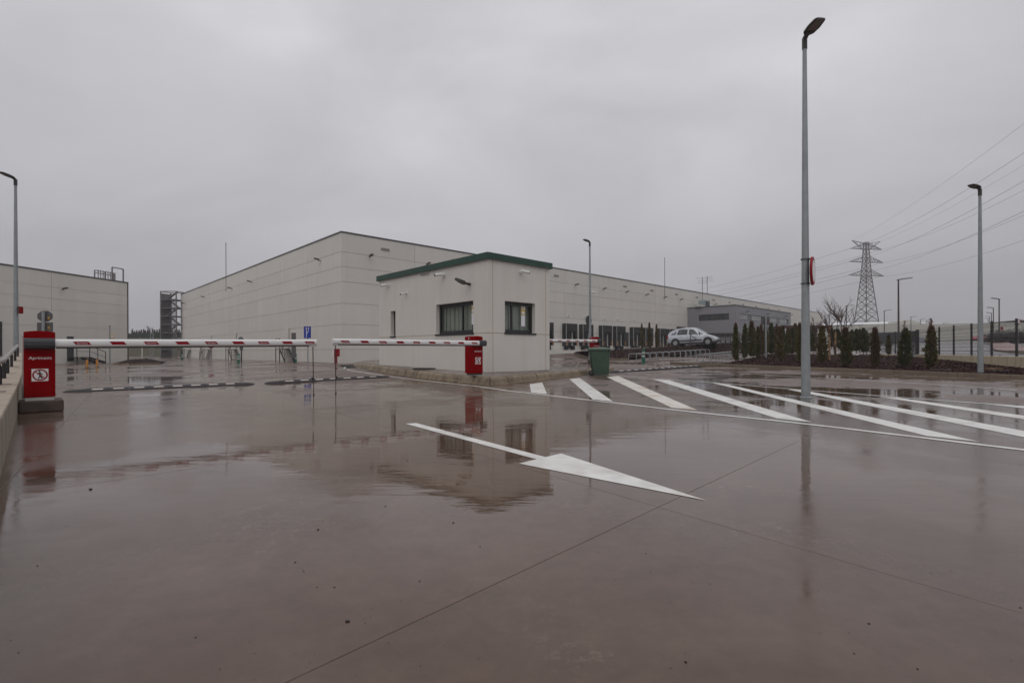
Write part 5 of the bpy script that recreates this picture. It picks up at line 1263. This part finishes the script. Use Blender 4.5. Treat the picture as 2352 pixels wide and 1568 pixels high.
        MB().box(-.95, .95, min(s_*.874, s_*.895), max(s_*.874, s_*.895), .43, .52).build('side_moulding', M['black'], t, bevel=.006)
        MB().poly([(-2.10, s_*.60, .66), (-2.10, s_*.775, .66), (-1.93, s_*.835, .70), (-1.95, s_*.80, 1.02), (-2.085, s_*.72, 1.02), (-2.10, s_*.60, .98)][0:0] or [(-2.125, s_*.70, .68), (-2.0, s_*.825, .68), (-1.97, s_*.81, 1.0), (-2.08, s_*.74, 1.0)], (-.012, s_*.012, 0)).build('tail_light', M['tail'], t)
        MB().poly([(1.93, s_*.775, .58), (2.10, s_*.60, .55), (2.02, s_*.52, .68), (1.78, s_*.74, .76)], (.012, s_*.02, .012)).build('headlight', M['headlight'], t)
        MB().ico((.78, s_*.93, 1.03), .10, 2, sq=(.7,1,.7)).build('mirror', M['black'], t, smooth=60)
        for x in (-.95, .02): MB().box(x, x+.18, min(s_*.872,s_*.90), max(s_*.872,s_*.90), .83, .86).build('door_handle', M['car_paint'], t)
        MB().box(-.232, -.224, min(s_*.868,s_*.8795), max(s_*.868,s_*.8795), .34, .95).build('door_gap', M['ink'], t)
    MB().box(2.03, 2.165, -.52, .52, .42, .50).build('front_bumper_strip', M['black'], t, bevel=.01); MB().box(1.95, 2.13, -.45, .45, .27, .38).build('lower_grille', M['black'], t, bevel=.01)
    MB().box(-2.17, -2.05, -.66, .66, .46, .58).build('rear_bumper_strip', M['black'], t, bevel=.01)
    MB().box(-2.0, 1.9, -.70, .70, .17, .30).build('underbody', M['black'], t)
    return t
pc = AT(zg(1400,0)[0]+1, 805, 48.0); rr_ = R(-33)
zrear = AT(*zg(1000, 622), 49.2).z; zfront = AT(*zg(1612, 596), 47.0).z
pc.z = (zrear+zfront)/2
car = make_car('silver compact people carrier parked on the terrace above the bike racks', pc, rr_, -math.atan2(zfront-zrear, 2.9), scale=1.07)

# ================================================================== FENCE, GATE AND WALL (right)
fl_ = Vector((-fd.y, fd.x, 0))
zw = .66
fence = thing('mesh_fence', 'dark green wire mesh fence on the stained wall at right', 'fence', FA, math.atan2(fd.y, fd.x))
bw_ = thing('boundary_wall', 'low tan rain-stained concrete wall under the mesh fence', 'wall', FA, math.atan2(fd.y, fd.x))
def fx(px_): return along(FA, fd, px_)
posts = [fx(z8r(x, 0)[0]) for x in (1965, 1610, 1285, 1022, 790, 600, 475)]; gate0 = fx(z8r(315, 0)[0]); gate1 = fx(z8r(205, 0)[0]); far_p = [fx(z8r(x, 0)[0]) for x in (25, -160)]
ptop = lambda px_, zy: AT(px_, z8r(0, zy)[1], (FA+fd*fx(px_)).y).z
x = -9.0
while x < gate0:
    x1 = min(x+1.55, gate0); P = FA+fd*((x+x1)/2)
    MB().box(x+.004, x1-.004, -.10, .10, T(P.x, P.y)-.1, zw).build('wall_section', M['tan_wall'], bw_, bevel=.01); x = x1
x = gate1
while x < far_p[1]:
    x1 = min(x+2.5, far_p[1]); P = FA+fd*((x+x1)/2); MB().box(x+.004, x1-.004, -.10, .10, T(P.x, P.y)-.1, zw-.03).build('wall_section', M['tan_wall'], bw_, bevel=.01); x = x1
fh = 1.46
for xp in posts+far_p[:1]:
    p_ = MB().box(xp-.03, xp+.03, -.03, .03, zw+.002, zw+fh+.06).build('post', M['steel_black'], fence)
    for z in (.12, .72, 1.28): MB().box(xp-.045, xp+.045, -.042, .035, zw+z, zw+z+.035).build('clamp', M['steel_black'], p_)
def wires(x0, x1):
    mb = MB()
    for k in range(9): mb.bar((x0, 0, zw+.06+k*.17), (x1, 0, zw+.06+k*.17), .011)
    for zf in (.20, .75, 1.30): mb.bar((x0, .0, zw+zf+.02), (x1, .0, zw+zf+.02), .013)
    n = int((x1-x0)/.10)
    for k in range(1, n): mb.bar((x0+(x1-x0)*k/n, 0, zw+.04), (x0+(x1-x0)*k/n, 0, zw+fh), .0035)
    mb.build('wire_panel', M['steel_black'], fence)
ps = sorted(posts)
for a, b_ in zip([-7]+ps, ps): wires(a+.03, b_-.03)
wires(ps[-1]+.03, gate0-.06); wires(gate1+.05, far_p[0]-.03); wires(far_p[0]+.03, far_p[1])
gt = thing('gate', 'black barred pedestrian gate in the mesh fence', 'gate', FA, math.atan2(fd.y, fd.x)); P = FA+fd*gate0; gz = T(P.x, P.y)+.16
for xp, w_ in ((gate0, .07), (gate1, .05)): MB().box(xp-w_, xp+w_, -.07, .07, gz-.1, zw+fh+.03).build('gate_post', M['steel_black'], gt)
for z in (gz+.02, zw+fh-.08): MB().box(gate0+.08, gate1-.06, -.025, .025, z, z+.05).build('cross_rail', M['steel_black'], gt)
for k in range(1, 9): xx = gate0+(gate1-gate0)*k/9; MB().box(xx-.014, xx+.014, -.014, .014, gz+.05, zw+fh-.08).build('bar', M['steel_black'], gt)
# planks lying on the bark
for (x0, y0), (x1, y1), lab in ((z8r(1235,1352), z8r(1520,1362), 'dark board lying on the bark beside the right lamp post'), (z8r(1200,1330), z8r(1428,1330), 'short brown plank against the tan wall'), (z8r(490,1345), z8r(760,1352), 'thin pale lath lying on the bark')):
    p, q = G(x0, y0, .14), G(x1, y1, .14); t = thing('plank', lab, 'plank', p); MB().bar((0,0,.0), q-p, .09, .05).build('board', M['stake'] if 'brown' in lab else M['sign_back'], t, bevel=.005)

# ================================================================== BEYOND THE FENCE
mb = MB(); NX, NY = 14, 22
for j in range(NY+1):
    y = 14+(j/NY)**1.6*286
    for i in range(NX+1):
        xl = FA.x+(y-FA.y)*fd.x/fd.y+.25; x = xl+(i/NX)**1.3*(24+y*.9); mb.v.append((x, y, T(x, y)+.006))
for j in range(NY):
    for i in range(NX): mb.f.append((j*(NX+1)+i, j*(NX+1)+i+1, (j+1)*(NX+1)+i+1, (j+1)*(NX+1)+i)); mb.m.append(0)
tag(mb.build('road', M['asphalt'], smooth=40), kind='structure')
zf = ZR(3480, 1100, .19133)
sw = [G(*zf(*q), .12) for q in ((1882+300,1160), (1882,1140), (1600,1130), (1350,1105), (1290,1080), (1260,1045), (1215,990), (1190,970))]; swb = [G(*zf(*q), .12) for q in ((1882+300,1040), (1882,1030), (1700,1000), (1560,955), (1450,945), (1340,945), (1260,945), (1210,948))]
mb = MB(); mb.v = [tuple(p) for p in sw]+[tuple(p) for p in swb]+[tuple(p-Vector((0,0,.2))) for p in sw]; n = len(sw); mb.f = [(i, i+1, n+i+1, n+i) for i in range(n-1)]+[(i, i+1, 2*n+i+1, 2*n+i) for i in range(n-1)]; mb.m = [0]*(n-1)+[1]*(n-1)
tag(mb.build('pavement', [M['red_paving'], M['kerb_grey']]), kind='structure')
# hedge at the far right
def hedge(label, px0, px1, ytop0, ytop1, ybot, Y, n, seed):
    rnd = random.Random(seed); a, b_ = AT(px0, ybot, Y), AT(px1, ybot, Y+4); t = thing('bare_hedge', label, 'hedge', a); mb = MB()
    for _ in range(n):
        f_ = rnd.random(); base = a.lerp(b_, f_)-a+Vector((rnd.gauss(0,.3), rnd.uniform(0,2.5), 0)); hh = (AT(px0, ytop0+(ytop1-ytop0)*f_, Y).z-a.z)*rnd.uniform(.45,1.0)*(.75+.25*math.sin(f_*9+seed))*min(1, .35+f_*6)
        p = base; d = Vector((rnd.gauss(0,.35), rnd.gauss(0,.35), 1)).normalized(); pts = [p]
        for k in range(4): d = (d+Vector((rnd.gauss(0,.3), rnd.gauss(0,.3), .05))).normalized(); p = p+d*hh/4; pts.append(p)
        mb.tube(pts, [.035,.03,.022,.014,.006], 3, cap=False)
        for k in range(9):
            q = pts[rnd.randint(1,4)]; d2 = Vector((rnd.gauss(0,1), rnd.gauss(0,1), rnd.gauss(.4,.5))).normalized(); L_ = rnd.uniform(.2,.6); w = d2.orthogonal().normalized()*.03; mb.add([q-w, q+w, q+d2*L_], [(0,1,2)])
    mb.build('twigs', M['shrub_twig'], t, fix=False); MB().ico((0,0,0), .01, 1).v if False else None
    return t
hedge('dark leafless hedge at the right edge beyond the fence', 2297, 2400, 757, 738, 785, 62, 900, 5)
# yield sign, red panel sign
Y = 30; px_ = zf(1752,0)[0]; p = Vector((ray(px_, 806).x*Y, Y, 0)); p.z = T(p.x, p.y); zt_ = AT(px_, zf(0,508)[1], Y).z-p.z
t = sign_post('triangular give-way sign on a post at the far right', p, zt_, r=.04); s_ = 15.5/2*Y/F
tr_ = MB().poly([(-s_, -.06, zt_), (s_, -.06, zt_), (0, -.06, zt_-1.73*s_)], (0, .015, 0)).build('sign_plate', M['red_mark'], t); MB().poly([(-s_*.72, -.0625, zt_-.16*s_), (s_*.72, -.0625, zt_-.16*s_), (0, -.0625, zt_-1.4*s_)], (0,.002,0)).build('sign_face', M['white'], tr_)
Y = 70; px_ = zf(1390,0)[0]; p = Vector((ray(px_, 806).x*Y, Y, 0)); p.z = T(p.x, p.y)
t = sign_post('grey and red direction board beyond the fence', p, AT(px_, zf(0,660)[1], Y).z-p.z, r=.06); z0 = AT(px_, zf(0,715)[1], Y).z-p.z; z1 = AT(px_, zf(0,655)[1], Y).z-p.z
u_ = .19133/1.632653*Y/F
MB().box(-72*u_, 18*u_, -.12, -.08, z0, z1).build('board', M['pale_grey'], t); MB().box(19*u_, 72*u_, -.12, -.08, z0, z1).build('red_board', M['red_mark'], t)
# far buildings
def far_block(label, px0, px1, ytop0, ytop1, Y0, Y1, roof=None, wallm='far_wall', depth=30, band=None, name='far_warehouse', cat='warehouse'):
    a, b_ = AT(px0, ytop0, Y0), AT(px1, ytop1, Y1); t = thing(name, label, cat, (a.x, a.y, 0)); d = b_-a; n_ = Vector((-d.y, d.x, 0)).normalized()
    if n_.y < 0: n_ = -n_
    q = [Vector((0,0,0)), Vector((d.x,d.y,0)), Vector((d.x,d.y,0))+n_*depth, n_*depth]; zt_ = [a.z, b_.z, b_.z, a.z]; zg_ = -1
    rh = roof or 0
    mb = MB(); mb.add([(p.x,p.y,zg_) for p in q]+[(p.x,p.y,z-rh) for p, z in zip(q, zt_)], [(0,1,5,4), (1,2,6,5), (2,3,7,6), (3,0,4,7), (4,5,6,7)]); mb.build('wall', M[wallm], t)
    if roof:
        mb = MB(); o_ = -n_*.3; mb.add([(q[0]+o_).to_tuple()[:2]+(zt_[0]-rh,), (q[1]+o_).to_tuple()[:2]+(zt_[1]-rh,), (q[1].x+n_.x*6,q[1].y+n_.y*6,zt_[1]), (q[0].x+n_.x*6,q[0].y+n_.y*6,zt_[0])], [(0,1,2,3)]); mb.build('roof', M['far_roof'], t, fix=False)
    if band:
        n = band[0]
        for k in range(n):
            f0, f1 = (k+.12)/n, (k+.88)/n; p0_, p1_ = q[1]*f0, q[1]*f1; z = band[1]; zz_ = a.z+(b_.z-a.z)*f0
            MB().poly([(p0_-n_*.06)+Vector((0,0,zz_-z)), (p1_-n_*.06)+Vector((0,0,zz_-z)), (p1_-n_*.06)+Vector((0,0,zz_-z+band[2])), (p0_-n_*.06)+Vector((0,0,zz_-z+band[2]))], n_*.05).build('window', M[band[3]], t)
    return t
far_block('long cream warehouse with pale roof behind the pylon', 1870, 2062, 742, 736.5, 170, 150, .8, band=(6, 3.4, .25, 'sign_back'))
fb = far_block('cream warehouse gable right of the pylon', 2062, 2125, 736.0, 739, 150, 146, .5)
# gable roofline
a, b_, c_ = AT(2062, 738, 149.5), AT(2089, 734, 148), AT(2122, 743, 146); MB().poly([a-fb.location, b_-fb.location, c_-fb.location, c_-fb.location-Vector((0,0,3)), a-fb.location-Vector((0,0,3))], (0,4,0)).build('gable', M['far_wall'], fb)
far_block('blue-grey glazed block between far street lamps', 2097, 2139, 745.5, 746.5, 128, 126, None, 'far_glass', 15, band=(7, 2.2, 1.5, 'far_glass'), name='glass_block', cat='building')
far_block('low pale office beyond the fence with long roof', 2130, 2200, 758, 756, 190, 175, None, 'far_wall', 20, name='low_office', cat='building')
far_block('long cream shed whose roof line climbs toward the right edge', 2160, 2420, 755, 733, 175, 105, .5, 'far_wall', 30, band=(9, 3.2, 1.0, 'far_glass'))
far_block('low grey store with flat roof left of the gate', 1985, 2070, 772, 773, 80, 76, None, 'grey_wall', 12, band=(5, 1.0, .5, 'glass_dark'), name='low_store', cat='building')
far_block('grey canopy office in front of the climbing shed', 2240, 2300, 764, 762, 118, 112, None, 'grey_wall', 8, band=(6, 1.6, 1.1, 'glass_dark'), name='canopy_office', cat='building')
# dark boundary fence across the road
df = thing('palisade_fence', 'dark palisade fence across the road beyond the gate', 'fence', AT(1975, 790, 62)); L_ = AT(2105, 782, 74)-df.location
for k in range(46): p = L_*(k/45); MB().box(p.x-.10, p.x+.10, p.y, p.y+.04, p.z-.2, p.z+1.35).build('pale', M['charcoal'], df)
MB().bar(Vector((0,.1,1.0)), L_+Vector((0,.1,1.0)), .06).build('rail', M['charcoal'], df)
# red lorry and red car
Y = 150; a = AT(2192, 779, Y); k_ = Y/F
t = thing('red_lorry', 'small red curtain-sided lorry far beyond the fence', 'lorry', a)
MB().box(0, 26*k_, 0, 2.4, .7, 14.2*k_).build('box_body', M['red_mark'], t, bevel=.05); MB().poly([(26*k_+.05,0,.5), (31*k_,0,.5), (31*k_,0,.5+5.5*k_), (29.5*k_,0,12*k_), (26*k_+.05,0,13*k_)], (0,2.3,0)).build('cab', M['white_plastic'], t); MB().box(28*k_, 30.2*k_, -.02, -.001, .5+5.6*k_, 11*k_).build('cab_window', M['glass_dark'], t); MB().box(0, 30*k_, .1, 2.2, .35, .69).build('chassis', M['black'], t)
for xx in (3, 7, 27): MB().lathe([(.45,-.15), (.45,.15)], 16, (xx*k_, .1, .42), axis='y').build('wheel', M['tyre'], t)
Y = 105; a = AT(2249, zf(0,938)[1], Y); M['red_car'] = mat('red_car_paint', (.33, .02, .03), .3)
make_car('small red car on the road behind the right lamp post', a, R(-150), 0, M['red_car'], .92)

# ------------------------------------------------------------------ pylon and cables
PY = 205.0; pb = AT(1990, 757, PY); kk = PY/F
ptp = AT(1988, 556, PY).z-pb.z
py = thing('power_pylon', 'steel lattice power pylon with three pairs of cross arms', 'pylon', pb, R(10))
zl_ = lambda y: AT(1988, y, PY).z-pb.z
za = [zl_(y) for y in (572, 602, 633)]
def wdt(z):
    zk = za[2]
    return 4.5*(1-z/zk)+1.75*(z/zk) if z < zk else 1.75-.95*(z-zk)/(ptp-zk)
lv_ = [0] + [za[2]*f_ for f_ in (.16,.31,.45,.575,.69,.79,.88,.95,1)]; zz = za[2]
while zz < ptp-1.0: zz += 1.95; lv_.append(min(zz, ptp))
mb = MB(); th = .15
for z0, z1 in zip(lv_, lv_[1:]):
    w0, w1 = wdt(z0), wdt(z1); c0 = [(s_*w0*.7, q*w0*.7, z0) for s_, q in ((-1,-1), (1,-1), (1,1), (-1,1))]; c1 = [(s_*w1*.7, q*w1*.7, z1) for s_, q in ((-1,-1), (1,-1), (1,1), (-1,1))]
    for k in range(4):
        mb.bar(c0[k], c1[k], th*1.6); mb.bar(c0[k], c1[(k+1) % 4], th*.8); mb.bar(c0[(k+1) % 4], c1[k], th*.8); mb.bar(c1[k], c1[(k+1) % 4], th*.7)
mb.build('tower', M['pylon'], py)
arms = []
pyr = Matrix.Rotation(R(10), 3, 'Z')
for z, l in zip(za, (33, 35.5, 37)):
    for s_ in (-1, 1):
        w0 = wdt(z)*.7; tip = Vector((0, 0, z)); 
        L_ = l*kk*1.28; tip = Vector((s_*L_, 0, z)); m_ = MB()
        for q in (-1, 1): m_.bar((s_*w0, q*w0, z), tip, th); m_.bar((s_*w0, q*w0, z+2.3), tip, th*.9)
        for f_ in (.2, .4, .6, .8):
            for q in (-1, 1): m_.bar((s_*w0+(tip.x-s_*w0)*f_, q*w0*(1-f_), z), (s_*w0+(tip.x-s_*w0)*(f_-.2), q*w0*(1.2-f_), z+2.3*(1.2-f_)), th*.6)
        m_.build('cross_arm', M['pylon'], py); arms.append(pb+pyr@tip)
hz = za[0]+2.4; m_ = MB(); hor = []
for s_ in (-1, 1):
    tip = Vector((s_*31*kk*1.22, 0, ptp+.4))
    for q in (-1, 1): m_.bar((s_*.6, q*.6, ptp-3.4), tip, th*.9); m_.bar((s_*.5, q*.5, ptp-.6), tip, th*.8)
    for f_ in (.3, .6): m_.bar(Vector((s_*.6,0,ptp-3.4)).lerp(tip, f_), Vector((s_*.5,0,ptp-.6)).lerp(tip, f_+.1), th*.6)
    hor.append(pb+pyr@tip)
m_.build('earth_wire_horn', M['pylon'], py)
def cable(p, q, sag, label, r=.035, n=40):
    t = thing('power_cable', label, 'cable', p, 0, 'overhead power cables'); pts = []
    for i in range(n+1): f_ = i/n; v_ = p.lerp(q, f_)-p; v_.z -= sag*4*f_*(1-f_); pts.append(v_)
    MB().tube(pts, r, 5).build('conductor', M['wire'], t, fix=False)
names = ['top left', 'top right', 'middle left', 'middle right', 'bottom left', 'bottom right']
off_r = Vector((-84, -210, 0)); 
targets = [(2352, 330, 92), (2352, 415, 105), (2352, 345, 88), (2352, 500, 112), (2352, 418, 96), (2352, 565, 118)]
order = [1, 0, 3, 2, 5, 4]
zs = ZR(3050, 850, .33588)
for i, arm in enumerate(arms):
    # next support stands out of frame to the right; the spans come towards the camera
    nxt = arm+off_r+Vector((0,0,3.0 if i % 2 else 2.0)); cable(arm, nxt, 7.0, 'cable running right from the %s arm of the pylon' % names[i], .03)
    nxt = Vector((arm.x-62, arm.y+230, arm.z+2)); cable(arm, nxt, 6.0, 'cable running left from the %s arm of the pylon' % names[i], .045)
for i, h_ in enumerate(hor):
    cable(h_, h_+off_r+Vector((0,0,3)), 5.0, 'earth wire running right from the %s horn of the pylon' % ('left', 'right')[i], .02)

# ================================================================== GRASSY BANK AT THE FAR LEFT
ba, bb = AT(250, 812, 112), AT(430, 812, 112); tp0, tp1 = AT(250, 775.5, 122), AT(430, 776.5, 122)
mb = MB(); mb.v = [tuple(ba-Vector((0,0,1))), tuple(bb-Vector((0,0,1))), tuple(tp1), tuple(tp0), tuple(tp1+Vector((0,40,0))), tuple(tp0+Vector((0,40,0)))]; mb.f = [(0,1,2,3), (3,2,4,5)]; mb.m = [0,0]
tag(mb.build('grassy_bank', M['soil']), kind='structure')
hg = thing('green_screen_fence', 'dark green screen fence along the top of the far bank', 'fence', tp0+Vector((0,.5,0))); L_ = tp1-tp0
M['screen'] = mat('green_screen', (.020, .030, .022), .8)
for k in range(14): MB().box(L_.x*k/14+.02, L_.x*(k+1)/14-.02, 0, .06, -.1, 1.05).build('panel', M['screen'], hg)
for i in range(22):
    px_ = 304+i*5.15+random.uniform(-.8,.8); Y = 124.5; p = AT(px_, 775, Y); cypress(p, random.uniform(1.55,2.1)+(.0), .42, 'b' if i % 3 else 'm', '%s tiny cypress from the left along the far bank' % ORD[i], 'row of tiny cypresses on the far bank')
bt_ = thing('bare_tree', 'thin bare tree above the far bank cypresses', 'tree', AT(341, 776, 126)); branchy(21, 3.6, 8, .8, .09).build('branches', M['twig'], bt_, fix=False); MB().tube([(0,0,-.2), (0,0,1.2)], [.12,.08], 6).build('trunk', M['twig'], bt_)

# ================================================================== SMALL DEBRIS ON THE SLABS
mb = MB(); rnd = random.Random(4)
zd = ZR(1000, 1600, .6122)
spots = [zd(315,630)+(.012,), zd(495,1192)+(.012,), zd(937,945)+(.007,), zd(1307,733)+(.007,), zd(727,487)+(.009,), zd(175,830)+(.008,), zd(1143,588)+(.010,), (1575,1520,.008), (1996,1432,.007), (1484,1271,.006), (208,1124,.02), (86,1299,.006), (796,1427,.009)]
for _ in range(150): spots.append((rnd.uniform(0,2352), 880+rnd.random()**.8*680, rnd.uniform(.0015,.0035)*(1 if rnd.random() < .85 else 1.6)))
for x, y, r_ in spots:
    r_ *= .5; p = G(x, y); mb.ico((p.x, p.y, p.z+r_*.4), r_, 1, sq=(rnd.uniform(.8,1.9), 1, .7), jit=.2)
tag(mb.build('grit', M['black'], smooth=60), 'scattered dark grit and crumbs on the wet concrete', 'grit', kind='stuff')

# ================================================================== HAZE
hzm = bpy.data.materials.new('haze'); hzm.use_nodes = True; n, l = hzm.node_tree.nodes, hzm.node_tree.links
for x in list(n):
    if x.type != 'OUTPUT_MATERIAL': n.remove(x)
pv_ = n.new('ShaderNodeVolumePrincipled'); pv_.inputs['Color'].default_value = (.95, .95, .97, 1); pv_.inputs['Density'].default_value = .0009; pv_.inputs['Anisotropy'].default_value = .2
l.new(pv_.outputs[0], [x for x in n if x.type == 'OUTPUT_MATERIAL'][0].inputs['Volume'])
tag(MB().box(-460, 540, -80, 500, -3, 62).build('haze', hzm), 'thin rainy haze filling the air', 'haze', kind='stuff')
